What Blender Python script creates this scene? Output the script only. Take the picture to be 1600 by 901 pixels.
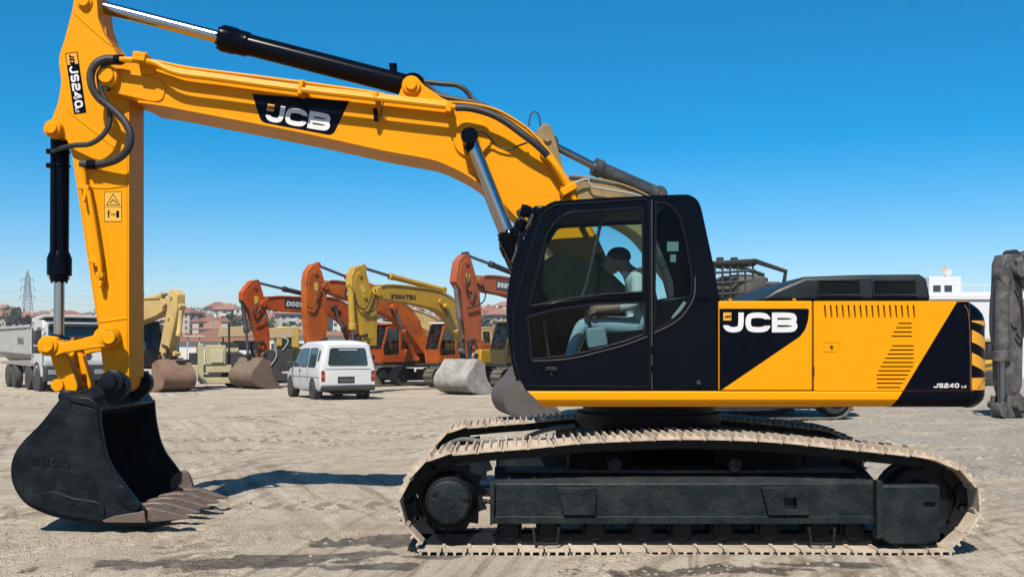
import bpy, bmesh, math, random
from mathutils import Vector, Matrix, noise
R = math.radians
scene = bpy.context.scene
for o in list(bpy.data.objects):
    bpy.data.objects.remove(o)

# ---------------------------------------------------------------- camera, sky, sun, exposure
FPX, CX, HY, CAMH = 1600.0, 800.0, 543.0, 1.58
cam_data = bpy.data.cameras.new('camera')
cam = bpy.data.objects.new('camera', cam_data)
scene.collection.objects.link(cam)
cam_data.sensor_width = 36.0
cam_data.lens = 36.0
cam_data.shift_y = 92.5 / 1600
cam_data.clip_start = 0.1
cam_data.clip_end = 6000
cam.location = (0, 0, CAMH)
cam.rotation_euler = (R(90), 0, 0)
scene.camera = cam

SUN_TRAVEL = Vector((0.20, 0.76, -1.0)).normalized()
to_sun = -SUN_TRAVEL
world = bpy.data.worlds.new('World')
scene.world = world
world.use_nodes = True
wn = world.node_tree
wn.nodes.clear()
w_out = wn.nodes.new('ShaderNodeOutputWorld')
w_bg = wn.nodes.new('ShaderNodeBackground')
w_sky = wn.nodes.new('ShaderNodeTexSky')
w_sky.sky_type = 'NISHITA'
w_sky.sun_disc = False
w_sky.sun_elevation = math.asin(to_sun.z)
w_sky.sun_rotation = math.atan2(to_sun.x, to_sun.y)
w_sky.altitude = 0
w_sky.air_density = 0.85
w_sky.dust_density = 0.7
w_sky.ozone_density = 1.5
w_hs = wn.nodes.new('ShaderNodeHueSaturation')
w_hs.inputs['Saturation'].default_value = 1.72
w_hs.inputs['Hue'].default_value = 0.481
w_mul = wn.nodes.new('ShaderNodeMix')
w_mul.data_type = 'RGBA'
w_mul.blend_type = 'MULTIPLY'
w_mul.inputs['Factor'].default_value = 1.0
w_mul.inputs['B'].default_value = (.98, .96, 1.12, 1)
w_bg.inputs['Strength'].default_value = 0.072
wn.links.new(w_sky.outputs[0], w_hs.inputs['Color'])
wn.links.new(w_hs.outputs[0], w_mul.inputs['A'])
wn.links.new(w_mul.outputs['Result'], w_bg.inputs['Color'])
wn.links.new(w_bg.outputs[0], w_out.inputs['Surface'])

sun_data = bpy.data.lights.new('sun', 'SUN')
sun_data.energy = 5.0
sun_data.angle = R(0.5)
sun_data.color = (1.0, 0.94, 0.84)
sun = bpy.data.objects.new('sun', sun_data)
scene.collection.objects.link(sun)
sun.location = (-20, -60, 80)
sun.rotation_euler = SUN_TRAVEL.to_track_quat('-Z', 'Y').to_euler()

vs = scene.view_settings
vs.view_transform = 'Standard'
vs.look = 'None'
vs.exposure = 0.8
vs.gamma = 1.0
vs.use_curve_mapping = False
scene.render.engine = 'CYCLES'
scene.cycles.use_denoising = True
scene.cycles.max_bounces = 8
scene.cycles.transparent_max_bounces = 16
scene.cycles.sample_clamp_indirect = 6.0

# ---------------------------------------------------------------- helpers
COL = scene.collection
rnd = random.Random(11)

def W(px, py, d):
    """a point of the place seen at a picture position, at distance d in front of the camera"""
    return Vector(((px - CX) * d / FPX, d, CAMH - (py - HY) * d / FPX))

def pp(d, pts):
    return [((x - CX) * d / FPX, CAMH - (y - HY) * d / FPX) for x, y in pts]

def sstep(a, b, x):
    t = min(1, max(0, (x - a) / (b - a)))
    return t * t * (3 - 2 * t)

def gz(x, y):
    return -0.25 * sstep(22, 42, y)

def crv(pts, n=5, closed=False):
    """Catmull-Rom through points"""
    P = [Vector(p) for p in pts]
    out = []
    N = len(P)
    rng = range(N if closed else N - 1)
    for i in rng:
        if closed:
            a, b, c, d = P[i - 1], P[i], P[(i + 1) % N], P[(i + 2) % N]
        else:
            a, b, c, d = P[max(0, i - 1)], P[i], P[i + 1], P[min(N - 1, i + 2)]
        for k in range(n):
            t = k / n
            out.append(0.5 * ((2 * b) + (c - a) * t + (2 * a - 5 * b + 4 * c - d) * t * t + (3 * b - a - 3 * c + d) * t ** 3))
    if not closed:
        out.append(P[-1])
    return out

def crv2(pts, n=5, closed=False):
    return [(p.x, p.y) for p in crv([(a, b, 0) for a, b in pts], n, closed)]

def rounded(pts, r, n=4):
    """polygon (2D) with rounded corners; r may be one value or one per corner"""
    out = []
    N = len(pts)
    for i in range(N):
        p = Vector(pts[i]); a = Vector(pts[i - 1]); b = Vector(pts[(i + 1) % N])
        rr = r[i] if isinstance(r, (list, tuple)) else r
        da, db = (a - p), (b - p)
        k = min(rr, da.length * .48, db.length * .48)
        if k < 1e-5:
            out.append((p.x, p.y)); continue
        s, e = p + da.normalized() * k, p + db.normalized() * k
        for j in range(n + 1):
            t = j / n
            q = s * (1 - t) ** 2 + p * 2 * t * (1 - t) + e * t * t
            out.append((q.x, q.y))
    return out

class MB:
    def __init__(s):
        s.v = []; s.f = []
    def add(s, vs, fs):
        b = len(s.v)
        s.v.extend([tuple(v) for v in vs])
        s.f.extend([tuple(i + b for i in f) for f in fs])
        return s
    def box(s, c, size, rot=None):
        hx, hy, hz = size[0] / 2, size[1] / 2, size[2] / 2
        P = [Vector((x, y, z)) for x in (-hx, hx) for y in (-hy, hy) for z in (-hz, hz)]
        if rot is not None:
            P = [rot @ p for p in P]
        c = Vector(c)
        return s.add([p + c for p in P], [(0, 1, 3, 2), (4, 6, 7, 5), (0, 4, 5, 1), (2, 3, 7, 6), (0, 2, 6, 4), (1, 5, 7, 3)])
    def bb(s, x0, x1, y0, y1, z0, z1):
        return s.box(((x0 + x1) / 2, (y0 + y1) / 2, (z0 + z1) / 2), (abs(x1 - x0), abs(y1 - y0), abs(z1 - z0)))
    def prism3(s, pts, off):
        off = Vector(off); n = len(pts)
        P = [Vector(p) for p in pts]
        return s.add(P + [p + off for p in P], [tuple(range(n)), tuple(range(2 * n - 1, n - 1, -1))] +
                     [(i, i + n, (i + 1) % n + n, (i + 1) % n) for i in range(n)])
    def prism(s, poly, y0, y1):
        return s.prism3([(x, y0, z) for x, z in poly], (0, y1 - y0, 0))
    def prismx(s, poly, x0, x1):
        return s.prism3([(x0, y, z) for y, z in poly], (x1 - x0, 0, 0))
    def prismz(s, poly, z0, z1):
        return s.prism3([(x, y, z0) for x, y in poly], (0, 0, z1 - z0))
    def strip(s, line, y0, y1, t, both=False):
        """a bent plate: line is (x, z) points, t its thickness to the left of the line"""
        n = len(line)
        L = [Vector(p) for p in line]
        off = []
        for i in range(n):
            a = (L[i] - L[i - 1]) if i > 0 else (L[1] - L[0])
            b = (L[i + 1] - L[i]) if i < n - 1 else a
            d = (a.normalized() + b.normalized())
            d = d.normalized() if d.length > 1e-6 else b.normalized()
            nn = Vector((-d.y, d.x))
            k = 1 / max(.5, nn.dot(Vector((-b.normalized().y, b.normalized().x))))
            off.append(nn * k * t)
        if both:
            A = [L[i] - off[i] * .5 for i in range(n)]; B = [L[i] + off[i] * .5 for i in range(n)]
        else:
            A = L; B = [L[i] + off[i] for i in range(n)]
        vs = [];
        for P in (A, B):
            for y in (y0, y1):
                vs += [(p.x, y, p.y) for p in P]
        f = []
        a0, a1, b0, b1 = 0, n, 2 * n, 3 * n
        for i in range(n - 1):
            f += [(a0 + i, a0 + i + 1, a1 + i + 1, a1 + i), (b0 + i, b1 + i, b1 + i + 1, b0 + i + 1),
                  (a0 + i, b0 + i, b0 + i + 1, a0 + i + 1), (a1 + i, a1 + i + 1, b1 + i + 1, b1 + i)]
        f += [(a0, a1, b1, b0), (a0 + n - 1, b0 + n - 1, b1 + n - 1, a1 + n - 1)]
        return s.add(vs, f)
    def lathe(s, prof, p0, axis, n=20):
        """prof: (distance along axis, radius)"""
        p0 = Vector(p0); ax = Vector(axis).normalized()
        u = ax.orthogonal().normalized(); w = ax.cross(u)
        vs = []
        for t, r in prof:
            for k in range(n):
                a = 2 * math.pi * k / n
                vs.append(p0 + ax * t + (u * math.cos(a) + w * math.sin(a)) * max(r, 1e-4))
        m = len(prof)
        f = [(i * n + k, i * n + (k + 1) % n, (i + 1) * n + (k + 1) % n, (i + 1) * n + k) for i in range(m - 1) for k in range(n)]
        f += [tuple(range(n))[::-1], tuple(range((m - 1) * n, m * n))]
        return s.add(vs, f)
    def cyl(s, p0, p1, r, r1=None, n=16):
        p0, p1 = Vector(p0), Vector(p1)
        return s.lathe([(0, r), ((p1 - p0).length, r if r1 is None else r1)], p0, p1 - p0, n)
    def ring(s, p0, axis, ro, ri, t, n=24):
        p0 = Vector(p0); ax = Vector(axis).normalized()
        u = ax.orthogonal().normalized(); w = ax.cross(u)
        vs = []
        for r, h in ((ri, 0), (ro, 0), (ro, t), (ri, t)):
            for k in range(n):
                a = 2 * math.pi * k / n
                vs.append(p0 + ax * h + (u * math.cos(a) + w * math.sin(a)) * r)
        f = [(i * n + k, i * n + (k + 1) % n, ((i + 1) % 4) * n + (k + 1) % n, ((i + 1) % 4) * n + k) for i in range(4) for k in range(n)]
        return s.add(vs, f)
    def tube(s, pts, r, n=8, sub=0):
        P = crv(pts, sub) if sub else [Vector(p) for p in pts]
        m = len(P)
        vs = []
        u = None
        for i in range(m):
            t = (P[min(m - 1, i + 1)] - P[max(0, i - 1)]).normalized()
            u = t.orthogonal().normalized() if u is None else (u - t * u.dot(t)).normalized()
            w = t.cross(u)
            rr = r[i] if isinstance(r, list) else r
            for k in range(n):
                a = 2 * math.pi * k / n
                vs.append(P[i] + (u * math.cos(a) + w * math.sin(a)) * rr)
        f = [(i * n + k, i * n + (k + 1) % n, (i + 1) * n + (k + 1) % n, (i + 1) * n + k) for i in range(m - 1) for k in range(n)]
        f += [tuple(range(n))[::-1], tuple(range((m - 1) * n, m * n))]
        return s.add(vs, f)
    def loft(s, rings, caps=True):
        n = len(rings[0])
        vs = [p for r in rings for p in r]
        f = [(i * n + k, i * n + (k + 1) % n, (i + 1) * n + (k + 1) % n, (i + 1) * n + k) for i in range(len(rings) - 1) for k in range(n)]
        if caps:
            f += [tuple(range(n))[::-1], tuple(range((len(rings) - 1) * n, len(rings) * n))]
        return s.add(vs, f)
    def ball(s, c, r, sc=(1, 1, 1), n=10):
        c = Vector(c)
        rings = []
        for i in range(1, n // 2 + 1):
            th = math.pi * i / (n // 2 + 1)
            rings.append([c + Vector((math.sin(th) * math.cos(2 * math.pi * k / n) * r * sc[0], math.sin(th) * math.sin(2 * math.pi * k / n) * r * sc[1], math.cos(th) * r * sc[2])) for k in range(n)])
        return s.loft(rings)
    def mesh(s, name, mat, org=None, smooth=35):
        me = bpy.data.meshes.new(name)
        vs = s.v if org is None else [(x - org[0], y - org[1], z - org[2]) for x, y, z in s.v]
        me.from_pydata(vs, [], s.f)
        bm = bmesh.new(); bm.from_mesh(me)
        bmesh.ops.recalc_face_normals(bm, faces=bm.faces)
        bm.to_mesh(me); bm.free()
        if smooth:
            me.shade_smooth()
            me.set_sharp_from_angle(angle=R(smooth))
        for m in (mat if isinstance(mat, (list, tuple)) else [mat]):
            me.materials.append(m)
        return me
    def build(s, name, mat, parent=None, bevel=0, org=None, smooth=35, seg=2, wn=True):
        if org is None:
            org = ORG
        return link(name, s.mesh(name, mat, org, smooth), parent, bevel, seg)

ORG = None

def link(name, me, parent=None, bevel=0, seg=2):
    o = bpy.data.objects.new(name, me)
    COL.objects.link(o)
    o.parent = parent
    if bevel:
        b = o.modifiers.new('bevel', 'BEVEL')
        b.width = bevel; b.segments = seg; b.limit_method = 'ANGLE'; b.angle_limit = R(40)
        b.harden_normals = False
    return o

def tag(o, label, cat=None, group=None, kind=None):
    if label: o['label'] = label
    if cat: o['category'] = cat
    if group: o['group'] = group
    if kind: o['kind'] = kind
    return o

def thing(name, label, cat, loc=(0, 0, 0), rz=0, group=None):
    o = bpy.data.objects.new(name, None)
    o.empty_display_size = .2
    COL.objects.link(o)
    o.location = loc
    o.rotation_euler = (0, 0, rz)
    return tag(o, label, cat, group)

def plate(name, outer, holes, y0, y1, mat, parent, bevel=0):
    """a flat plate standing in the x-z plane with real openings in it"""
    cu = bpy.data.curves.new(name, 'CURVE')
    cu.dimensions = '2D'; cu.fill_mode = 'BOTH'
    cu.extrude = abs(y1 - y0) / 2
    for poly in [outer] + holes:
        sp = cu.splines.new('POLY')
        sp.points.add(len(poly) - 1)
        for i, (x, z) in enumerate(poly):
            sp.points[i].co = (x, z, 0, 1)
        sp.use_cyclic_u = True
    t = bpy.data.objects.new('tmp', cu)
    COL.objects.link(t)
    dg = bpy.context.evaluated_depsgraph_get()
    me = bpy.data.meshes.new_from_object(t.evaluated_get(dg))
    bpy.data.objects.remove(t); bpy.data.curves.remove(cu)
    ym = (y0 + y1) / 2
    og = ORG or (0, 0, 0)
    for v in me.vertices:
        x, z, e = v.co
        v.co = (x - og[0], ym + e - og[1], z - og[2])
    bm = bmesh.new(); bm.from_mesh(me)
    bmesh.ops.remove_doubles(bm, verts=bm.verts, dist=1e-5)
    bmesh.ops.recalc_face_normals(bm, faces=bm.faces)
    bm.to_mesh(me); bm.free()
    me.shade_smooth(); me.set_sharp_from_angle(angle=R(35))
    me.materials.clear(); me.materials.append(mat); me.name = name
    return link(name, me, parent, bevel)

# lettering: strokes on a unit-high cell
def glyph(ch, w, T):
    l, r, b, t, m, c = T / 2, w - T / 2, T / 2, 1 - T / 2, .5, .16
    x = w / 2
    G = {
        'J': [[(r, 1), (r, b + c), (r - c, b), (l + c, b), (l, b + c), (l, .36)]],
        'C': [[(r, .66), (r, t - c), (r - c, t), (l + c, t), (l, t - c), (l, b + c), (l + c, b), (r - c, b), (r, b + c), (r, .34)]],
        'B': [[(l, 0), (l, 1)], [(l, t), (r - c, t), (r - .03, t - .1), (r - .03, m + .1), (r - c, m), (l, m)], [(l, m), (r - c, m), (r, m - .1), (r, b + .1), (r - c, b), (l, b)]],
        'S': [[(r, t - .14), (r - .1, t), (l + .1, t), (l, t - .1), (l, m + .1), (l + .1, m), (r - .1, m), (r, m - .1), (r, b + .1), (r - .1, b), (l + .1, b), (l, b + .14)]],
        '2': [[(l, t - .14), (l + .1, t), (r - .1, t), (r, t - .1), (r, m + .1), (r - .1, m), (l + .1, m), (l, m - .1), (l, b), (w, b)]],
        '4': [[(r - .12, 0), (r - .12, t), (r - .22, t), (l, .3), (w, .3)]],
        '0': [[(x, t), (l + c, t), (l, t - c), (l, b + c), (l + c, b), (r - c, b), (r, b + c), (r, t - c), (r - c, t), (x, t)]],
        'L': [[(l, 1), (l, b), (w, b)]],
        'D': [[(l, 0), (l, t), (r - c, t), (r, t - c), (r, b + c), (r - c, b), (l, b)]],
        'A': [[(l, 0), (x, t + .05), (r, 0)], [(l + .1, .3), (r - .1, .3)]],
        'N': [[(l, 0), (l, t), (r, b), (r, 1)]],
        'K': [[(l, 0), (l, 1)], [(r, 1), (l + .1, m)], [(l + .1, m), (r, 0)]],
        'M': [[(l, 0), (l, t), (x, .35), (r, t), (r, 0)]],
        'T': [[(0, t), (w, t)], [(x, t), (x, 0)]],
        'U': [[(l, 1), (l, b + c), (l + c, b), (r - c, b), (r, b + c), (r, 1)]],
        'E': [[(w, t), (l, t), (l, b), (w, b)], [(l, m), (w * .85, m)]],
        'R': [[(l, 0), (l, t), (r - .1, t), (r, t - .1), (r, m + .1), (r - .1, m), (l, m)], [(x, m), (r, 0)]],
        'O': None,
    }
    if ch == 'O':
        return G['0']
    return G[ch]

def ease(line):
    """round off the shallow corners of a stroke, keep the sharp ones"""
    for it in range(2):
        P = [Vector(p) for p in line]
        out = [P[0]]
        for i in range(1, len(P) - 1):
            a, b = P[i] - P[i - 1], P[i + 1] - P[i]
            if a.length > 1e-6 and b.length > 1e-6 and 5 < math.degrees(a.angle(b)) < 62:
                out += [P[i] - a * .27, P[i] + b * .27]
            else:
                out.append(P[i])
        out.append(P[-1]); line = out
    return line

def ribbon(mb, line, T, org, u, v, n, th):
    L = [Vector(p) for p in ease(line)]
    closed = (L[0] - L[-1]).length < 1e-6
    m = len(L)
    A = []; B = []
    for i in range(m):
        if closed:
            a = L[i] - L[i - 1 if i > 0 else m - 2]; b = L[i + 1 if i < m - 1 else 1] - L[i]
        else:
            a = (L[i] - L[i - 1]) if i > 0 else L[1] - L[0]
            b = (L[i + 1] - L[i]) if i < m - 1 else a
        a = a.normalized(); b = b.normalized()
        d = (a + b).normalized() if (a + b).length > 1e-4 else b
        nn = Vector((-d.y, d.x))
        k = min(2.2, 1 / max(.3, nn.dot(Vector((-b.y, b.x)))))
        A.append(L[i] + nn * k * T / 2); B.append(L[i] - nn * k * T / 2)
    def q(p, h): return org + u * p.x + v * p.y + n * h
    vs = [q(p, 0) for p in A] + [q(p, 0) for p in B] + [q(p, th) for p in A] + [q(p, th) for p in B]
    f = []
    for i in range(m - 1):
        f += [(2 * m + i, 3 * m + i, 3 * m + i + 1, 2 * m + i + 1), (i, i + 1, m + i + 1, m + i), (i, 2 * m + i, 2 * m + i + 1, i + 1), (m + i, m + i + 1, 3 * m + i + 1, 3 * m + i)]
    f += [(0, m, 3 * m, 2 * m), (m - 1, 3 * m - 1, 4 * m - 1, 2 * m - 1)]
    mb.add(vs, f)

def lettering(name, text, org, u, v, h, mat, parent, w=.8, T=.22, gap=.14, th=.003, slant=0, widths=None):
    """raised lettering: org is the lower left corner, u and v the writing and upright directions, h the height"""
    org = Vector(org); u = Vector(u).normalized(); v = Vector(v).normalized(); n = u.cross(v).normalized()
    mb = MB(); x = 0; k = 0
    for ch in text:
        if ch == ' ':
            x += .5; continue
        ww = (widths or {}).get(ch, w)
        for line in glyph(ch, ww, T):
            k += 1
            ribbon(mb, [((x + a + slant * b) * h, b * h) for a, b in line], T * h, org, u, v, n, th + .0004 * (k % 3))
        x += ww + gap
    return mb.build(name, mat, parent, smooth=0)

def flat_poly(mb, pts, n, th):
    mb.prism3(pts, Vector(n).normalized() * th)

# ---------------------------------------------------------------- materials
MATS = {}
ALB = .58   # brings the painted colours to real-world reflectance for this exposure
def paint(name, col, rough=.4, var=.10, scale=2.5, dust=0., dustcol=(.33, .26, .18), dscale=4., metal=0., bump=0., bscale=30., coat=0., rand=0., spec=.5, up=0.):
    if name in MATS: return MATS[name]
    col = tuple(c * ALB for c in col); dustcol = tuple(c * ALB for c in dustcol)
    m = bpy.data.materials.new(name); m.use_nodes = True
    nt = m.node_tree; N = nt.nodes; Lk = nt.links
    b = N['Principled BSDF']
    tc = N.new('ShaderNodeTexCoord')
    n1 = N.new('ShaderNodeTexNoise'); n1.inputs['Scale'].default_value = scale; n1.inputs['Detail'].default_value = 6; n1.inputs['Roughness'].default_value = .65
    Lk.new(tc.outputs['Object'], n1.inputs['Vector'])
    mx = N.new('ShaderNodeMix'); mx.data_type = 'RGBA'
    mx.inputs['A'].default_value = tuple(c * (1 - var) for c in col) + (1,)
    mx.inputs['B'].default_value = tuple(min(1, c * (1 + var)) for c in col) + (1,)
    Lk.new(n1.outputs['Fac'], mx.inputs['Factor'])
    out = mx.outputs['Result']
    if rand:
        oi = N.new('ShaderNodeObjectInfo')
        hv = N.new('ShaderNodeHueSaturation')
        mr = N.new('ShaderNodeMapRange'); mr.inputs['To Min'].default_value = 1 - rand; mr.inputs['To Max'].default_value = 1 + rand
        Lk.new(oi.outputs['Random'], mr.inputs['Value']); Lk.new(mr.outputs[0], hv.inputs['Value'])
        Lk.new(out, hv.inputs['Color']); out = hv.outputs[0]
    if dust:
        n2 = N.new('ShaderNodeTexNoise'); n2.inputs['Scale'].default_value = dscale; n2.inputs['Detail'].default_value = 8; n2.inputs['Roughness'].default_value = .7
        mp = N.new('ShaderNodeMapping'); mp.inputs['Location'].default_value = (3.1, 7.7, 1.3)
        Lk.new(tc.outputs['Object'], mp.inputs['Vector']); Lk.new(mp.outputs[0], n2.inputs['Vector'])
        rp = N.new('ShaderNodeMapRange'); rp.inputs['From Min'].default_value = .42; rp.inputs['From Max'].default_value = .72
        rp.inputs['To Max'].default_value = dust
        Lk.new(n2.outputs['Fac'], rp.inputs['Value'])
        fac = rp.outputs[0]
        if up:   # dust settles on upward faces
            ge = N.new('ShaderNodeNewGeometry'); sx = N.new('ShaderNodeSeparateXYZ')
            Lk.new(ge.outputs['True Normal'], sx.inputs[0])
            ru = N.new('ShaderNodeMapRange'); ru.inputs['From Min'].default_value = .3; ru.inputs['From Max'].default_value = .9; ru.inputs['To Max'].default_value = up
            Lk.new(sx.outputs['Z'], ru.inputs['Value'])
            ad = N.new('ShaderNodeMath'); ad.operation = 'ADD'; ad.use_clamp = True
            Lk.new(fac, ad.inputs[0]); Lk.new(ru.outputs[0], ad.inputs[1]); fac = ad.outputs[0]
        m2 = N.new('ShaderNodeMix'); m2.data_type = 'RGBA'
        m2.inputs['B'].default_value = tuple(dustcol) + (1,)
        Lk.new(fac, m2.inputs['Factor']); Lk.new(out, m2.inputs['A']); out = m2.outputs['Result']
        rr = N.new('ShaderNodeMapRange'); rr.inputs['To Min'].default_value = rough; rr.inputs['To Max'].default_value = .9
        Lk.new(fac, rr.inputs['Value']); Lk.new(rr.outputs[0], b.inputs['Roughness'])
    else:
        rr = N.new('ShaderNodeMapRange'); rr.inputs['To Min'].default_value = max(0, rough - .07); rr.inputs['To Max'].default_value = rough + .09
        Lk.new(n1.outputs['Fac'], rr.inputs['Value']); Lk.new(rr.outputs[0], b.inputs['Roughness'])
    Lk.new(out, b.inputs['Base Color'])
    b.inputs['Metallic'].default_value = metal
    b.inputs['Specular IOR Level'].default_value = spec
    if coat:
        b.inputs['Coat Weight'].default_value = coat; b.inputs['Coat Roughness'].default_value = .08
    if bump:
        n3 = N.new('ShaderNodeTexNoise'); n3.inputs['Scale'].default_value = bscale; n3.inputs['Detail'].default_value = 5
        Lk.new(tc.outputs['Object'], n3.inputs['Vector'])
        bp = N.new('ShaderNodeBump'); bp.inputs['Strength'].default_value = bump; bp.inputs['Distance'].default_value = .02
        Lk.new(n3.outputs['Fac'], bp.inputs['Height']); Lk.new(bp.outputs[0], b.inputs['Normal'])
    MATS[name] = m
    return m

def glass(name, tint=(.62, .74, .72), ior=1.5, dusty=.0):
    m = bpy.data.materials.new(name); m.use_nodes = True
    nt = m.node_tree; N = nt.nodes; Lk = nt.links
    N.remove(N['Principled BSDF']); out = N['Material Output']
    tr = N.new('ShaderNodeBsdfTransparent'); tr.inputs[0].default_value = tint + (1,)
    gl = N.new('ShaderNodeBsdfGlossy'); gl.inputs['Roughness'].default_value = .03
    fr = N.new('ShaderNodeFresnel'); fr.inputs['IOR'].default_value = ior
    mx = N.new('ShaderNodeMixShader')
    Lk.new(fr.outputs[0], mx.inputs[0]); Lk.new(tr.outputs[0], mx.inputs[1]); Lk.new(gl.outputs[0], mx.inputs[2])
    last = mx.outputs[0]
    if dusty:
        df = N.new('ShaderNodeBsdfDiffuse'); df.inputs[0].default_value = (.45, .42, .36, 1)
        nz = N.new('ShaderNodeTexNoise'); nz.inputs['Scale'].default_value = 5; nz.inputs['Detail'].default_value = 6
        tc = N.new('ShaderNodeTexCoord'); Lk.new(tc.outputs['Object'], nz.inputs['Vector'])
        mr = N.new('ShaderNodeMapRange'); mr.inputs['From Min'].default_value = .35; mr.inputs['From Max'].default_value = .8; mr.inputs['To Max'].default_value = dusty
        Lk.new(nz.outputs['Fac'], mr.inputs['Value'])
        m2 = N.new('ShaderNodeMixShader'); Lk.new(mr.outputs[0], m2.inputs[0]); Lk.new(last, m2.inputs[1]); Lk.new(df.outputs[0], m2.inputs[2]); last = m2.outputs[0]
    Lk.new(last, out.inputs['Surface'])
    return m

YEL = paint('machine_yellow', (.93, .36, .001), rough=.4, var=.04, scale=.9, dust=.10, dustcol=(.50, .25, .04), dscale=2.2, spec=.10)
YEL2 = paint('machine_yellow_panel', (.95, .365, .001), rough=.32, var=.025, scale=.7, dust=.06, dustcol=(.6, .32, .06), dscale=3, spec=.12)
BLK = paint('gloss_black', (.0016, .003, .0075), rough=.2, var=.2, scale=2, dust=.05, dustcol=(.03, .03, .03), dscale=3, spec=.08)
BLKD = paint('decal_black', (.0018, .003, .008), rough=.28, var=.1, scale=2, spec=.06)
SAT = paint('satin_black', (.006, .012, .015), rough=.42, var=.6, scale=2.2, dust=.5, dustcol=(.045, .052, .050), dscale=6, bump=.35, bscale=45, up=.35, spec=.22)
BUK = paint('bucket_black', (.003, .0065, .010), rough=.36, var=.5, scale=4, dust=.55, dustcol=(.024, .033, .04), dscale=5.0, bump=.4, bscale=14, spec=.16)
UND = paint('undercarriage_black', (.003, .005, .008), rough=.5, var=.3, scale=3, dust=.18, dustcol=(.035, .032, .03), dscale=3, up=.2, bump=.2, bscale=40, spec=.2)
HOOD = paint('hood_grey_black', (.010, .017, .020), rough=.45, var=.35, scale=2.2, dust=.35, dustcol=(.05, .06, .06), dscale=3, spec=.3)
SHOE = paint('track_shoe_steel', (.50, .40, .30), rough=.75, var=.3, scale=5, dust=.8, dustcol=(.80, .67, .52), dscale=7, bump=.4, bscale=40, rand=.18, metal=0)
CHR = paint('chrome_rod', (.62, .63, .64), rough=.16, var=.05, scale=6, metal=1)
STL = paint('worn_steel', (.16, .12, .10), rough=.55, var=.4, scale=7, dust=.5, dustcol=(.24, .15, .10), dscale=9, bump=.4, bscale=30, metal=.35)
RUB = paint('black_rubber', (.014, .015, .017), rough=.6, var=.2, scale=8, dust=.12, dustcol=(.1, .09, .08))
TYR = paint('tyre_rubber', (.022, .022, .023), rough=.8, var=.3, scale=6, dust=.6, dustcol=(.17, .145, .115), dscale=5)
WHT = paint('decal_white', (.8, .8, .79), rough=.4, var=.02)
GRYD = paint('dark_grey', (.035, .037, .04), rough=.5, var=.25)
GLS = glass('cab_glass', (.66, .82, .83), 1.22)
GLB = glass('dusty_glass', (.20, .29, .31), 1.35, dusty=.05)
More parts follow.
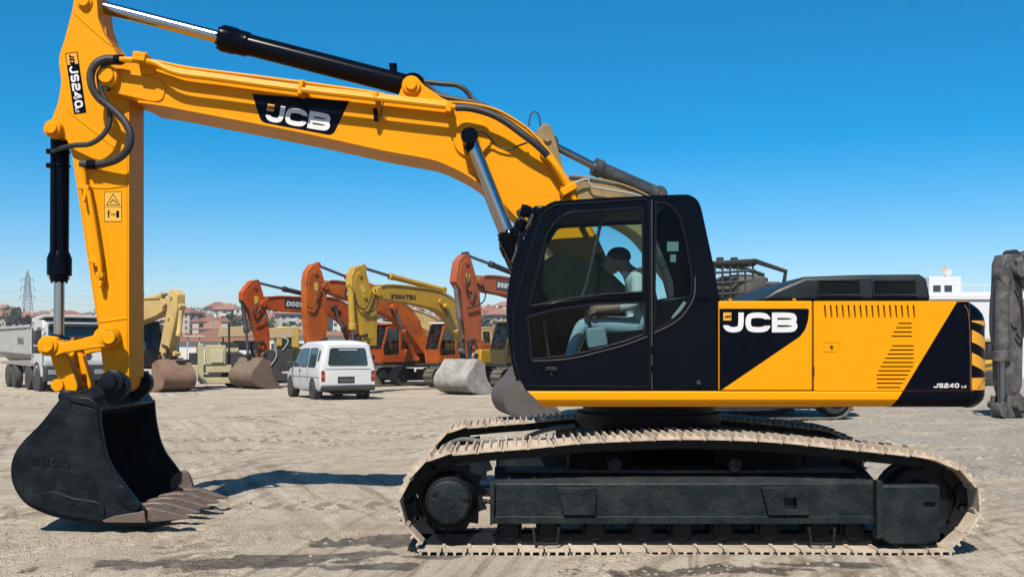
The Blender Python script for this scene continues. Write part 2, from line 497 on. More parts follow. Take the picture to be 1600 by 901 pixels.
# ---------------------------------------------------------------- ground
def ground_material():
    m = bpy.data.materials.new('dry_dirt'); m.use_nodes = True
    nt = m.node_tree; N = nt.nodes; Lk = nt.links
    b = N['Principled BSDF']; b.inputs['Roughness'].default_value = .95; b.inputs['Specular IOR Level'].default_value = .15
    tc = N.new('ShaderNodeTexCoord')
    P = tc.outputs['Object']
    def nz(scale, detail=6, rough=.6, vec=P, dist=0.):
        n = N.new('ShaderNodeTexNoise'); n.inputs['Scale'].default_value = scale; n.inputs['Detail'].default_value = detail
        n.inputs['Roughness'].default_value = rough; n.inputs['Distortion'].default_value = dist
        Lk.new(vec, n.inputs['Vector']); return n.outputs['Fac']
    def mr(v, a, b_, lo=0., hi=1.):
        n = N.new('ShaderNodeMapRange'); n.inputs['From Min'].default_value = a; n.inputs['From Max'].default_value = b_
        n.inputs['To Min'].default_value = lo; n.inputs['To Max'].default_value = hi
        Lk.new(v, n.inputs['Value']); return n.outputs[0]
    def mapp(scale, rot=0., loc=(0, 0, 0)):
        n = N.new('ShaderNodeMapping'); n.inputs['Scale'].default_value = scale; n.inputs['Rotation'].default_value = (0, 0, rot); n.inputs['Location'].default_value = loc
        Lk.new(P, n.inputs['Vector']); return n.outputs[0]
    def mix(f, A, B):
        n = N.new('ShaderNodeMix'); n.data_type = 'RGBA'
        for k, v in (('A', A), ('B', B)):
            if isinstance(v, tuple): n.inputs[k].default_value = v + (1,)
            else: Lk.new(v, n.inputs[k])
        if isinstance(f, float): n.inputs['Factor'].default_value = f
        else: Lk.new(f, n.inputs['Factor'])
        return n.outputs['Result']
    def ma(op, a, b_):
        n = N.new('ShaderNodeMath'); n.operation = op
        for i, v in enumerate((a, b_)):
            if isinstance(v, (int, float)): n.inputs[i].default_value = v
            else: Lk.new(v, n.inputs[i])
        return n.outputs[0]
    base = mix(mr(nz(.35, 8, .62), .3, .7), (0.295, 0.238, 0.174), (0.412, 0.346, 0.265))
    base = mix(mr(nz(1.6, 8, .7, dist=.6), .35, .72), base, (0.459, 0.396, 0.309))
    base = mix(mr(nz(3.3, 6, .7, mapp((1, 1, 1), 0, (5, 2, 0))), .56, .72, 0, .45), base, (0.163, 0.127, 0.091))
    base = mix(mr(nz(.55, 7, .7, mapp((1, 1.6, 1), .5, (9, 3, 0)), .8), .52, .70, 0, .5), base, (0.225, 0.178, 0.126))
    base = mix(mr(nz(9, 6, .75), .55, .75, 0, .45), base, (0.168, 0.134, 0.098))
    # scraped streaks left by wheels and tracks
    def turned(rot, sc, loc):
        a = N.new('ShaderNodeMapping'); a.inputs['Rotation'].default_value = (0, 0, rot); Lk.new(P, a.inputs['Vector'])
        b_ = N.new('ShaderNodeMapping'); b_.inputs['Scale'].default_value = sc; b_.inputs['Location'].default_value = loc
        Lk.new(a.outputs[0], b_.inputs['Vector']); return b_.outputs[0]
    for rot, sc, lo, g0 in ((R(-58), (.30, 6.0, 1), .95, 4.), (R(-112), (.25, 4.5, 1), .85, 7.), (R(-30), (.30, 7.0, 1), .8, 1.), (R(-80), (.2, 9.0, 1), .7, 13.)):
        s_ = nz(1.0, 4, .6, turned(rot, sc, (rot * 3, 1, 0)), .25)
        gate = mr(nz(.22, 3, .5, mapp((1, 1, 1), 0, (g0, g0 * 2, 0))), .46, .60)
        base = mix(ma('MULTIPLY', mr(s_, .50, .66, 0, lo), gate), base, (0.487, 0.429, 0.345))
        base = mix(ma('MULTIPLY', mr(s_, .47, .34, 0, lo), gate), base, (0.187, 0.147, 0.106))
    # curved wheel prints: rings of tread round the points the machines turned about
    for cx, cy, rad, hw_ in ((-9, 24, 9.5, .3), (-9, 24, 7.4, .3), (-3.5, 26, 7.0, .28), (-3.2, 27, 9.6, .28), (-14, 3, 11.2, .32), (-14.5, 2.5, 13.2, .32), (-1, -6, 16.3, .3), (6, 30, 14, .3)):
        ad = N.new('ShaderNodeVectorMath'); ad.operation = 'SUBTRACT'; Lk.new(P, ad.inputs[0]); ad.inputs[1].default_value = (cx, cy, 0)
        ln = N.new('ShaderNodeVectorMath'); ln.operation = 'LENGTH'; Lk.new(ad.outputs[0], ln.inputs[0])
        sp = N.new('ShaderNodeSeparateXYZ'); Lk.new(ad.outputs[0], sp.inputs[0])
        at = ma('ARCTAN2', sp.outputs['Y'], sp.outputs['X'])
        e_ = ma('ABSOLUTE', ma('SUBTRACT', ln.outputs['Value'], rad), 0)
        band = mr(e_, hw_ * .75, hw_, 1, 0)
        tr_ = ma('SINE', ma('ADD', ma('MULTIPLY', at, rad * 2 * math.pi / .26), ma('MULTIPLY', e_, 14.)), 0)
        patchy = mr(nz(.5, 4, .6, mapp((1, 1, 1), 0, (cx, rad, 0))), .40, .58)
        band = ma('MULTIPLY', band, patchy)
        base = mix(ma('MULTIPLY', band, .35), base, (0.431, 0.373, 0.291))
        base = mix(ma('MULTIPLY', band, mr(tr_, .0, .5, 0, .8)), base, (0.187, 0.147, 0.108))
    # grey gravel towards the right and behind the machine
    sx = N.new('ShaderNodeSeparateXYZ'); Lk.new(P, sx.inputs[0])
    X, Y = sx.outputs['X'], sx.outputs['Y']
    vo = N.new('ShaderNodeTexVoronoi'); vo.inputs['Scale'].default_value = 22; Lk.new(P, vo.inputs['Vector'])
    grav = mix(mr(vo.outputs['Color'], .1, .9), (0.114, 0.106, 0.095), (0.336, 0.315, 0.280))
    gm = ma('MULTIPLY', mr(ma('ADD', X, ma('MULTIPLY', nz(.3, 5), 5.)), 5.2, 7.5), mr(ma('ADD', Y, ma('MULTIPLY', nz(.4, 4), 5.)), 11.5, 14))
    gn = N.new('ShaderNodeMath'); gn.operation = 'MULTIPLY'; Lk.new(gm, gn.inputs[0]); Lk.new(mr(nz(.7, 6, .7), .36, .56), gn.inputs[1])
    base = mix(ma('MULTIPLY', gn.outputs[0], .6), base, grav)
    vo2 = N.new('ShaderNodeTexVoronoi'); vo2.inputs['Scale'].default_value = 55; Lk.new(P, vo2.inputs['Vector'])
    speck = mr(vo2.outputs['Color'], .80, .95, 0, .5)
    base = mix(ma('MULTIPLY', speck, mr(nz(.9, 4), .45, .6)), base, (0.132, 0.106, 0.080))
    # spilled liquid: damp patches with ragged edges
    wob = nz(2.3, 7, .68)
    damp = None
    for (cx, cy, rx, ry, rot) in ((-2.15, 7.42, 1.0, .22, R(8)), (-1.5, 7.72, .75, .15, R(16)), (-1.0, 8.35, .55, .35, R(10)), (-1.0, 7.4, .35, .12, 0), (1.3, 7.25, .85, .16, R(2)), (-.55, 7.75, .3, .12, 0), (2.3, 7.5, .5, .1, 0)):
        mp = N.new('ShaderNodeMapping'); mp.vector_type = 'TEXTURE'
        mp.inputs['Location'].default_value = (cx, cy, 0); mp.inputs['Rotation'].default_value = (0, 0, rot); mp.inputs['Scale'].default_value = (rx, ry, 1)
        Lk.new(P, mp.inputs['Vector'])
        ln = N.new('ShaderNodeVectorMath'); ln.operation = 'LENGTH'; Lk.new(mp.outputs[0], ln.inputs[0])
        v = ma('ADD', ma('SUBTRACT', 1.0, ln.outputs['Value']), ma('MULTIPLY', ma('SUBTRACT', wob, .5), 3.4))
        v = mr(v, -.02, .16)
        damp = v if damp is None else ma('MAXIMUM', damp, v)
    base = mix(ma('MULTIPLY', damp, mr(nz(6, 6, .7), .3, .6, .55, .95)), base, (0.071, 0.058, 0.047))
    Lk.new(base, b.inputs['Base Color'])
    rg = mr(damp, 0, 1, .95, .6); Lk.new(rg, b.inputs['Roughness'])
    h = ma('MULTIPLY', nz(5, 8, .7), 1.0)
    h2 = ma('MULTIPLY', nz(38, 5, .7), .8)
    h3 = ma('MULTIPLY', mr(vo2.outputs['Distance'], 0, .5, 1, 0), .25)
    hh = N.new('ShaderNodeMath'); Lk.new(h, hh.inputs[0]); Lk.new(h2, hh.inputs[1])
    hk = N.new('ShaderNodeMath'); Lk.new(hh.outputs[0], hk.inputs[0]); Lk.new(h3, hk.inputs[1])
    bp = N.new('ShaderNodeBump'); bp.inputs['Strength'].default_value = .9; bp.inputs['Distance'].default_value = .07
    Lk.new(hk.outputs[0], bp.inputs['Height']); Lk.new(bp.outputs[0], b.inputs['Normal'])
    return m

DIRT = ground_material()

ruts = []   # wheel and track prints: (centre x, centre y, radius, half width, from angle, to angle)
for cx, cy, rad, a0, a1 in ((-14, 3, 11.2, -30, 60), (-14.5, 2.5, 13.2, -20, 60), (-9, 24, 9.5, -80, 10), (-9, 24, 7.4, -80, 20), (-3.5, 26, 7.0, 190, 330),
                            (-3.2, 27, 9.6, 190, 330), (6, 30, 14, 200, 300), (6, 30, 16.2, 200, 300), (-16, 14, 12, -40, 40), (9, 4, 9, 60, 170), (-1, -6, 14.5, 70, 140), (-1, -6, 16.3, 70, 140)):
    ruts.append((cx, cy, rad, .26, R(a0), R(a1)))

def micro(x, y):
    h = .030 * noise.noise(Vector((x * .45, y * .45, 0))) + .024 * noise.noise(Vector((x * 1.7, y * 1.7, 3))) + .014 * noise.noise(Vector((x * 5.1, y * 5.1, 7))) + .009 * noise.noise(Vector((x * 13, y * 13, 9)))
    for cx, cy, rad, hw, a0, a1 in ruts:
        dx, dy = x - cx, y - cy
        r_ = math.hypot(dx, dy)
        e = abs(r_ - rad)
        if e < hw + .12:
            a = math.atan2(dy, dx)
            if a < a0: a += 2 * math.pi
            if a0 < a < a1:
                fade = sstep(a0, a0 + .15, a) * (1 - sstep(a1 - .15, a1, a))
                if e < hw:
                    tread = .016 * (1 if math.sin(a * rad * 2 * math.pi / .17 + e * 9) > .1 else -.6)
                    h += fade * (-.010 + tread)
                else:
                    h += fade * .012 * (1 - (e - hw) / .12)
    return h

def axis(parts):
    out = []
    for a, b_, st in parts:
        n = max(1, round((b_ - a) / st))
        out += [a + (b_ - a) * i / n for i in range(n)]
    return out + [parts[-1][1]]

xs = axis([(-1200, -400, 200), (-400, -60, 34), (-60, -14, 1.5), (-14, -7, .14), (-7, 7, .05), (7, 14, .14), (14, 60, 1.5), (60, 400, 34), (400, 1200, 200)])
ys = axis([(-300, -20, 40), (-20, 5.5, 2.5), (5.5, 13.5, .05), (13.5, 20, .1), (20, 34, .28), (34, 70, 1.2), (70, 400, 30), (400, 1700, 130)])
gv = []
for y in ys:
    for x in xs:
        z = gz(x, y)
        if abs(x) < 20 and 4 < y < 36:
            k = (1 - sstep(10, 20, abs(x))) * (1 - sstep(24, 36, y)) * sstep(3.9, 5.6, y)
            # the ground under the tracks and bucket stays packed and level
            if -1.1 < x < 4.0 and 7.75 < y < 11.2: k *= .3
            z += micro(x, y) * k if k > 0 else 0
        gv.append((x, y, z))
nx = len(xs)
gf = [(j * nx + i, j * nx + i + 1, (j + 1) * nx + i + 1, (j + 1) * nx + i) for j in range(len(ys) - 1) for i in range(nx - 1)]
me = bpy.data.meshes.new('ground'); me.from_pydata(gv, [], gf); me.shade_smooth(); me.materials.append(DIRT)
ground = link('ground', me)
tag(ground, 'pale dry dirt yard with tyre tracks, gravel and damp stains', None, None, 'structure')

# loose stones lying on the dirt
STONE = paint('loose_stone', (.36, .31, .25), rough=.9, var=.35, scale=9)
sb = MB()
def pebble(mb, x, y, z, s_):
    n = 5
    ph = rnd.random() * 6
    ring = [Vector((x + math.cos(ph + k * 2 * math.pi / n) * s_ * rnd.uniform(.7, 1.2), y + math.sin(ph + k * 2 * math.pi / n) * s_ * rnd.uniform(.7, 1.2), z + s_ * rnd.uniform(-.1, .25))) for k in range(n)]
    low = [Vector((p.x, p.y, z - s_ * .4)) for p in ring]
    top = Vector((x, y, z + s_ * rnd.uniform(.45, .8)))
    b_ = len(mb.v)
    mb.add(low + ring + [top], [(k, (k + 1) % n, n + (k + 1) % n, n + k) for k in range(n)] + [(n + k, n + (k + 1) % n, 2 * n) for k in range(n)])
for i in range(5200):
    y = 6.2 + 22 * rnd.random() ** 1.6
    x = rnd.uniform(-.56, .56) * y
    right = x > 2 and y > 10
    if noise.noise(Vector((x * .5, y * .5, 20))) < (-.25 if right else .0) and rnd.random() < .75: continue
    s_ = rnd.choice((.006, .007, .008, .010, .012, .016)) * (1.5 if right else 1) * (1 + .035 * y)
    if rnd.random() < .008: s_ *= 2
    if -1.1 < x < 3.8 and 7.6 < y < 8.5: continue
    pebble(sb, x, y, gz(x, y) + (micro(x, y) if y < 24 else 0) * .9, s_)
tag(sb.build('loose_stones', STONE, smooth=0), 'small loose stones scattered over the dry dirt yard', None, None, 'stuff')
# ---------------------------------------------------------------- the yellow excavator in front
BASE = Vector((1.30, 9.4, 0))
ORG = BASE
EX = thing('excavator', 'large yellow and black excavator in the foreground with its bucket resting on the dirt', 'excavator', BASE)
YC = 9.4

# ---- crawler tracks
trk_px = [(1471, 862), (1200, 862), (900, 862), (690, 862), (669, 859), (650, 842), (632, 819), (623, 787), (629, 765), (652, 730), (686, 711), (727, 706), (767, 702), (831, 697), (900, 690),
          (952, 687), (1024, 684), (1082, 683), (1168, 685), (1240, 690), (1306, 697), (1393, 706), (1451, 713), (1480, 723), (1508, 738), (1528, 765), (1533, 785), (1526, 816), (1497, 848)]
trk = crv2(pp(7.8, trk_px), 6, True)
def resample(poly, n, ph=0.):
    P = [Vector(p) for p in poly]; P.append(P[0])
    ln = [0]
    for i in range(1, len(P)): ln.append(ln[-1] + (P[i] - P[i - 1]).length)
    out = []; j = 0
    for k in range(n):
        s_ = ln[-1] * ((k + ph) % n) / n
        j = 0
        while ln[j + 1] < s_: j += 1
        t = (s_ - ln[j]) / (ln[j + 1] - ln[j])
        out.append((P[j].lerp(P[j + 1], t), (P[j + 1] - P[j]).normalized()))
    return out, ln[-1]
NSH = 50
path, plen = resample(trk, NSH)
pitch = plen / NSH
c_ = Vector((sum(p.x for p, t in path) / NSH, sum(p.y for p, t in path) / NSH))
shoe = MB()
shoe.box((0, 0, -.009), (pitch * .93, .60, .018))
for x, h in ((-.070, .034), (0, .028), (.066, .034)):
    shoe.prism3([(x - .013, -.30, 0), (x + .013, -.30, 0), (x + .006, -.30, h), (x - .006, -.30, h)], (0, .60, 0))
shoe.bb(pitch * .40, pitch * .53, -.24, .24, -.030, -.018)
shoe_me = shoe.mesh('shoe', SHOE, smooth=0)
lk = MB()
for y in (-.085, .085):
    lk.bb(-pitch * .54, pitch * .54, y - .022, y + .022, -.105, -.016)
    lk.cyl((pitch * .5, y - .03, -.06), (pitch * .5, y + .03, -.06), .034, n=8)
lk.cyl((pitch * .5, -.1, -.06), (pitch * .5, .1, -.06), .022, n=8)
lk_me = lk.mesh('track_link', UND, smooth=35)

SPC = Vector(pp(7.8, [(700, 785)])[0]); IDC = Vector(pp(7.8, [(1452, 788)])[0])
def crawler(y0, near):
    ym = y0 + .30
    s = -1 if near else 1           # outward
    yo = y0 if near else y0 + .60   # outer face
    f = MB()
    b0 = pp(7.95, [(772, 754), (1368, 754), (1368, 806), (772, 806)])
    (xa, zt), (xb, _), (_, zb), _ = b0
    ya, yb = yo - s * .10, yo - s * .44
    # long box beam with a sloping roof
    f.prismx([(ya, zb), (ya, zt), (ya - s * .03, zt + .012), (yb, zt + .10), (yb, zb - .10), (ya - s * .06, zb - .05)], xa, xb)
    frame = f.build('track_frame', SAT, EX, .008)
    g = MB()
    g.bb(xa + .003, xb - .003, ya + s * .03, ya, zb - .045, zb + .012)
    g.build('lower_rail', SAT, frame, .004)
    for (x0, x1) in ((870, 930), (1187, 1260)):
        q = pp(7.92, [(x0, 759), (x1, 802)])
        hole = [] if x0 < 1000 else [pp(7.92, [(1222, 775), (1241, 775), (1241, 794), (1222, 794)])]
        plate('step_bracket', [(q[0][0], q[0][1]), (q[1][0], q[0][1]), (q[1][0], q[1][1]), (q[0][0] + .05, q[1][1])], hole, min(ya + s * .055, ya + s * .002), max(ya + s * .055, ya + s * .002), SAT, frame, .006)
        t = MB()
        for k in range(9):
            xx = q[0][0] + .03 + k * (q[1][0] - q[0][0] - .06) / 8
            t.prism3([(xx - .010, ya + s * .055, q[0][1]), (xx + .010, ya + s * .055, q[0][1]), (xx, ya + s * .055, q[0][1] + .014)], (0, -s * .05, 0))
        t.build('step_teeth', SAT, frame)
    e = MB()
    q = pp(7.92, [(1366, 756), (1461, 756), (1461, 838), (1440, 846), (1385, 846), (1366, 835)])
    e.prism(q, min(ya + s * .075, ya - s * .05), max(ya + s * .075, ya - s * .05))
    ge = e.build('idler_guard', SAT, frame, .010)
    e = MB(); q = pp(7.87, [(1440, 782), (1457, 782), (1457, 788), (1440, 788)]); e.prism(q, ya + s * .076, ya + s * .081); e.build('guard_slot', BLKD, ge)
    e = MB(); q = pp(7.92, [(1362, 748), (1371, 748), (1371, 835), (1362, 838)]); e.prism(q, min(ya + s * .10, ya), max(ya + s * .10, ya)); e.build('weld_rib', SAT, frame, .006)
    e = MB(); q = pp(7.92, [(766, 752), (773, 752), (773, 815), (766, 818)]); e.prism(q, min(ya + s * .05, ya - s * .1), max(ya + s * .05, ya - s * .1)); e.build('weld_rib', SAT, frame, .006)
    # bottom rollers, carrier rollers
    for x in (796, 858, 930, 1003, 1066, 1130, 1203, 1281, 1336):
        p = pp(7.95, [(x, 829)])[0]
        r_ = MB()
        r_.lathe([(0, .04), (.0, .075), (.03, .085), (.04, .1), (.07, .1), (.08, .07), (.18, .07), (.19, .1), (.22, .1), (.23, .085), (.26, .075), (.26, .04)], (p[0], ym - .13, p[1]), (0, 1, 0), 18)
        r_.build('track_roller', UND, frame)
    for x in (1262, 833):
        a, b = pp(7.9, [(x, 822), (x + 40, 848)])
        w_ = MB(); w_.tube([(a[0], yo - s * .06, a[1]), (a[0] + .015, yo - s * .06, b[1]), (b[0] - .015, yo - s * .06, b[1]), (b[0], yo - s * .06, a[1])], .013, 6)
        w_.build('chain_guide', SAT, frame)
    for x in (962, 1150):
        p = pp(7.95, [(x, 727)])[0]
        r_ = MB(); r_.lathe([(0, .03), (0, .05), (.03, .062), (.21, .062), (.24, .05), (.24, .03)], (p[0], ym - .12, p[1]), (0, 1, 0), 18)
        r_.cyl((p[0], ym - .1, p[1] - .16), (p[0], ym + .1, p[1] - .14), .06, n=10)
        r_.build('carrier_roller', UND, frame)
    # sprocket
    sp = MB()
    n = 42; ring = []
    for k in range(n):
        rr = (.268, .302, .268)[k % 3] if k % 3 else .25
        a = 2 * math.pi * k / n
        ring.append((SPC.x + rr * math.cos(a), SPC.y + rr * math.sin(a)))
    sp.prism(ring, ym - .035, ym + .035)
    sp.lathe([(0, .215), (.10, .215), (.14, .19), (.22, .18)], (SPC.x, ym, SPC.y), (0, s, 0), 28)
    spo = sp.build('sprocket', UND, EX, .004)
    h = MB()
    h.lathe([(.20, .165), (.27, .165), (.285, .15), (.29, .12), (.29, .05), (.296, .045), (.296, .01)], (SPC.x, ym, SPC.y), (0, s, 0), 30)
    h.ring((SPC.x, ym + s * .292, SPC.y), (0, s, 0), .048, .036, .008)
    cov = h.build('hub_cover', SAT, spo)
    for a in (20, 140, 260):
        b_ = MB(); v = Vector((math.cos(R(a)), 0, math.sin(R(a))))
        c = Vector((SPC.x, ym + s * .25, SPC.y)) + v * .135
        b_.cyl(c, c + Vector((0, s * .052, 0)), .030, n=12)
        b_.cyl(c, c + Vector((0, s * .062, 0)), .014, n=6)
        b_.build('bolt_boss', SAT, spo)
    # idler
    il = MB()
    il.lathe([(0, .10), (.0, .15), (.03, .17), (.03, .24), (0, .26), (.05, .285), (.07, .285), (.07, .315), (.15, .315), (.15, .285), (.17, .285), (.22, .26), (.19, .24), (.19, .17), (.22, .15), (.22, .1)], (IDC.x, ym - .11, IDC.y), (0, 1, 0), 32)
    il.build('idler', UND, EX)
    # shoes and links, one object each
    ch = MB(); ch.strip(pp(7.8, [(790, 752 - 9), (1350, 752 - 9)]), ym - .1, ym + .1, .02)
    tr = ch.build('crawler_track', UND, EX)
    for k, (p, t) in enumerate(path):
        nrm = Vector((t.y, -t.x))
        if nrm.dot(p - c_) < 0: nrm = -nrm
        tt = Vector((nrm.y, -nrm.x))   # keeps x × y = z
        M = Matrix(((tt.x, 0, nrm.x, p.x - ORG.x), (0, 1, 0, ym - ORG.y), (tt.y, 0, nrm.y, p.y - ORG.z), (0, 0, 0, 1)))
        if M.to_3x3().determinant() < 0:
            M = Matrix(((-tt.x, 0, nrm.x, p.x - ORG.x), (0, 1, 0, ym - ORG.y), (-tt.y, 0, nrm.y, p.y - ORG.z), (0, 0, 0, 1)))
        for nm, mesh_ in (('shoe', shoe_me), ('track_link', lk_me)):
            o = bpy.data.objects.new(nm, mesh_); COL.objects.link(o); o.parent = tr; o.matrix_basis = M
    return tr
tag(crawler(7.8, True), 'dusty crawler track nearest the camera')
tag(crawler(10.4, False), 'crawler track on the far side')

# ---- carbody and slew ring
m = MB()
m.prismz([(.45, 8.2), (1.0, 8.75), (1.75, 8.75), (2.3, 8.2), (2.3, 8.3), (1.9, 9.0), (1.9, 9.8), (2.3, 10.5), (2.3, 10.6), (1.75, 10.05), (1.0, 10.05), (.45, 10.6), (.45, 10.5), (.8, 9.8), (.8, 9.0), (.45, 8.3)], .45, .80)
m.bb(.75, 1.95, 8.75, 10.05, .38, .86)
m.build('carbody', UND, EX, .02)
m = MB(); m.lathe([(0, .62), (.06, .66), (.14, .66), (.15, .60), (.27, .60)], (1.25, YC, .855), (0, 0, 1), 40)
m.build('slew_ring', UND, EX)
m = MB(); m.tube([W(690, 700, 10.2), W(720, 686, 10), W(760, 690, 9.8), W(800, 690, 9.6), W(850, 672, 9.5), W(900, 664, 9.4)], .022, 8, 5)
m.build('hydraulic_hose', paint('hose_grey', (.16, .16, .15), rough=.6), EX)

# ---- upper body
D = 8.0
def X8(px): return (px - CX) * D / FPX
def Z8(py): return CAMH - (py - HY) * D / FPX
m = MB()
m.bb(X8(855), X8(1500), 8.12, 10.7, Z8(633), Z8(612))
m.build('deck', UND, EX, .01)
m = MB()
m.bb(X8(1126), X8(1508), 8.035, 10.78, Z8(613), Z8(474))
core = m.build('engine_bay', paint('slot_shade_black', (.003, .003, .004), rough=.8), EX, .02)  # solid core coloured near-black, so the door slots read as shaded depth
m = MB(); m.bb(X8(1124), X8(1512), 8.05, 10.79, Z8(474), Z8(471)); m.build('top_cover', HOOD, EX, .004)
m = MB(); m.bb(X8(1124), X8(1512), 10.79, 10.82, Z8(613), Z8(471)); m.build('far_side_panel', YEL2, EX, .004)

# side skirt, shaped like a shallow channel
def skirt(x0a, x0b, x1a, x1b, name, mat, off=0.):
    zt, zb = Z8(611), Z8(636)
    sec = [(8.10, zt, 0.), (8.0 - off, zt, 0.), (7.992 - off, zt - .012, .1), (7.992 - off, zt - .062, .5), (8.005 - off, zt - .085, .7), (8.04 - off, zb + .004 - off, .95), (8.10, zb - off, 1.)]
    rings = []
    for a, b in ((x0a, x0b), (x1a, x1b)):
        rings.append([Vector((X8(a + (b - a) * t), y, z)) for y, z, t in sec])
    mm = MB(); mm.loft(rings)
    return mm.build(name, mat, EX, 0, smooth=25)
sk = skirt(825, 850, 1514, 1510, 'side_skirt', YEL2)
s2 = skirt(1410, 1394, 1514, 1510, 'skirt_black_paint', BLKD, .0022)

def dec8(pts, d, th=.002):
    mm = MB(); mm.prism3([(x, d, z) for x, z in pts], (0, -th, 0)); return mm
# front side panel
a = rounded([(X8(1123), Z8(470)), (X8(1269.5), Z8(470)), (X8(1269.5), Z8(610)), (X8(1123), Z8(610))], .015)
mm = MB(); mm.prism(a, 8.0, 8.034); pan = mm.build('side_panel', YEL2, EX, .010)
pts = [(1124, 482), (1262, 482), (1264, 485), (1262.5, 500), (1258, 514), (1250, 525), (1126, 609.3), (1124, 609.3)]
dec8(pp(8.0, pts), 7.9995).build('black_paint_field', BLKD, pan)
JW = {'J': 1.03, 'C': 1.25, 'B': 1.28}
def jcb(org, u, v, h, parent):
    lettering('brand_lettering', 'JCB', org, u, v, h, WHT, parent, T=.27, gap=.085, widths=JW, th=.002)
    o = Vector(org); u = Vector(u).normalized(); v = Vector(v).normalized(); n = u.cross(v)
    q = MB(); s_ = .40 * h
    c = o + v * (h * .60)
    q.prism3([c, c + u * s_, c + u * s_ + v * s_, c + v * s_], n * .0025)
    sq = q.build('logo_square', paint('logo_yellow', (.9, .42, .03), rough=.4), parent)
    lettering('logo_lettering', 'JCB', c + u * s_ * .12 + v * s_ * .30 + n * .0026, u, v, s_ * .36, BLKD, sq, T=.3, gap=.15, w=.6, th=.001, slant=.3)
jcb((X8(1130), 7.9972, Z8(519)), (1, 0, 0), (0, 0, 1), .155, pan)

# engine door with its louvre slots
holes = []
for i in range(16):
    x = 1288.5 + i * 9.25
    holes.append(rounded(pp(8.0, [(x - 1.4, 476.5), (x + 1.2, 476.5), (x + 3.2, 496.5), (x + .6, 496.5)]), .004, 2))
for i in range(4):
    y = 505 + i * 6.7
    holes.append(pp(8.0, [(1404 - i * 3.6, y - 1), (1425, y - 1), (1425, y + 1), (1404 - i * 3.6, y + 1)]))
for i in range(11):
    y = 540 + i * 6.5
    xl = 1394 - i * 3.6 if i < 7 else 1370
    xr = min(1428, 1495 - (y - 471) * .612 - 6)
    holes.append(pp(8.0, [(xl, y - 1), (xr, y - 1), (xr, y + 1), (xl, y + 1)]))
outer = rounded([(X8(1272), Z8(470)), (X8(1513), Z8(470)), (X8(1515), Z8(480)), (X8(1516), Z8(610)), (X8(1272), Z8(610))], [.012, .02, .03, .01, .01])
door = plate('engine_door', outer, holes, 8.0, 8.034, YEL2, EX, .0015)
dec8(pp(8.0, [(1495.5, 471), (1513, 471), (1514.5, 480), (1515.5, 609.5), (1411.5, 609.5)]), 7.9995).build('black_paint_field', BLKD, door)
lettering('model_lettering', 'JS240', (X8(1458), 7.9972, Z8(605.5)), (1, 0, 0), (0, 0, 1), .036, WHT, door, w=.98, T=.24, gap=.16, th=.0015, slant=.12)
lettering('model_suffix', 'LC', (X8(1502), 7.9972, Z8(605.5)), (1, 0, 0), (0, 0, 1), .019, WHT, door, w=.95, T=.26, gap=.18, th=.0015)
m = MB(); q = pp(8.0, [(1287, 534), (1312, 534), (1306, 549), (1287, 549)]); m.strip(q + [q[0]], 7.996, 8.002, .004, True); lt = m.build('door_latch', YEL2, door)
m = MB(); c = Vector((X8(1299), 7.996, Z8(541.5))); m.cyl(c, c + Vector((0, -.006, 0)), .011, n=12); m.build('latch_lock', SAT, lt)
m = MB(); m.bb(X8(1270.6), X8(1272.2), 7.992, 8.0, Z8(585), Z8(573)); m.build('hinge', SAT, door)

# air intake hood
q = pp(8.5, [(1185, 470), (1215, 450), (1258, 432), (1340, 429), (1438, 428), (1449, 434), (1456, 470)])
m = MB()
r0 = [Vector((x, 8.5, z)) for x, z in q]; r1 = [Vector((x, 10.2, z)) for x, z in q]
m.prism(q, 8.5, 10.2); hood = m.build('intake_hood', HOOD, EX, .035, seg=3)
for x0, x1 in ((1277, 1343), (1363, 1430)):
    a, b = pp(8.5, [(x0, 438), (x1, 461)])
    mm = MB(); mm.bb(a[0], b[0], 8.492, 8.498, b[1], a[1]); gr = mm.build('grille', BLKD, hood)
    mm = MB(); mm.strip([(a[0], a[1]), (b[0], a[1]), (b[0] + .006, b[1]), (a[0] + .006, b[1]), (a[0], a[1])], 8.482, 8.499, .012, True); mm.build('grille_frame', HOOD, gr, .002)
    for k in range(7):
        z = b[1] + (a[1] - b[1]) * (k + .5) / 7
        mm = MB(); mm.box(((a[0] + b[0]) / 2, 8.488, z), (b[0] - a[0] - .01, .006, .006), Matrix.Rotation(R(30), 3, 'X')); mm.build('grille_slat', SAT, gr)
for x in (1141, 1241):
    c = W(x, 469, 8.15); mm = MB(); mm.cyl(c, c + Vector((0, 0, .014)), .016, n=8); mm.build('cover_bolt', YEL2, EX)

# counterweight with rounded plan
plan = crv2([(3.575, 8.005), (3.64, 8.015), (3.70, 8.05), (3.74, 8.10), (3.785, 8.22), (3.87, 8.45), (3.99, 8.9), (4.03, 9.4), (3.99, 9.9), (3.87, 10.35), (3.785, 10.58), (3.72, 10.7), (3.64, 10.78), (3.575, 10.795)], 4)
def cwin(z):
    zt, zb = Z8(470), Z8(637)
    if z > Z8(505):
        t = (z - Z8(505)) / (zt - Z8(505)); return .115 * t ** 2.4
    if z < Z8(618):
        t = (Z8(618) - z) / (Z8(618) - zb); return .075 * t ** 2
    return 0.
rings = []
for py in (470, 472, 476, 482, 490, 498, 505, 540, 575, 600, 618, 626, 632, 637):
    z = Z8(py); k = cwin(z)
    rings.append([Vector((max(3.57, x - k) if i not in (0, len(plan) - 1) else x, y + (k * .35 if y < 9.4 else -k * .35), z)) for i, (x, y) in enumerate(plan)])
m = MB(); m.loft(rings); cw = m.build('counterweight', BLK, EX, 0, smooth=40)
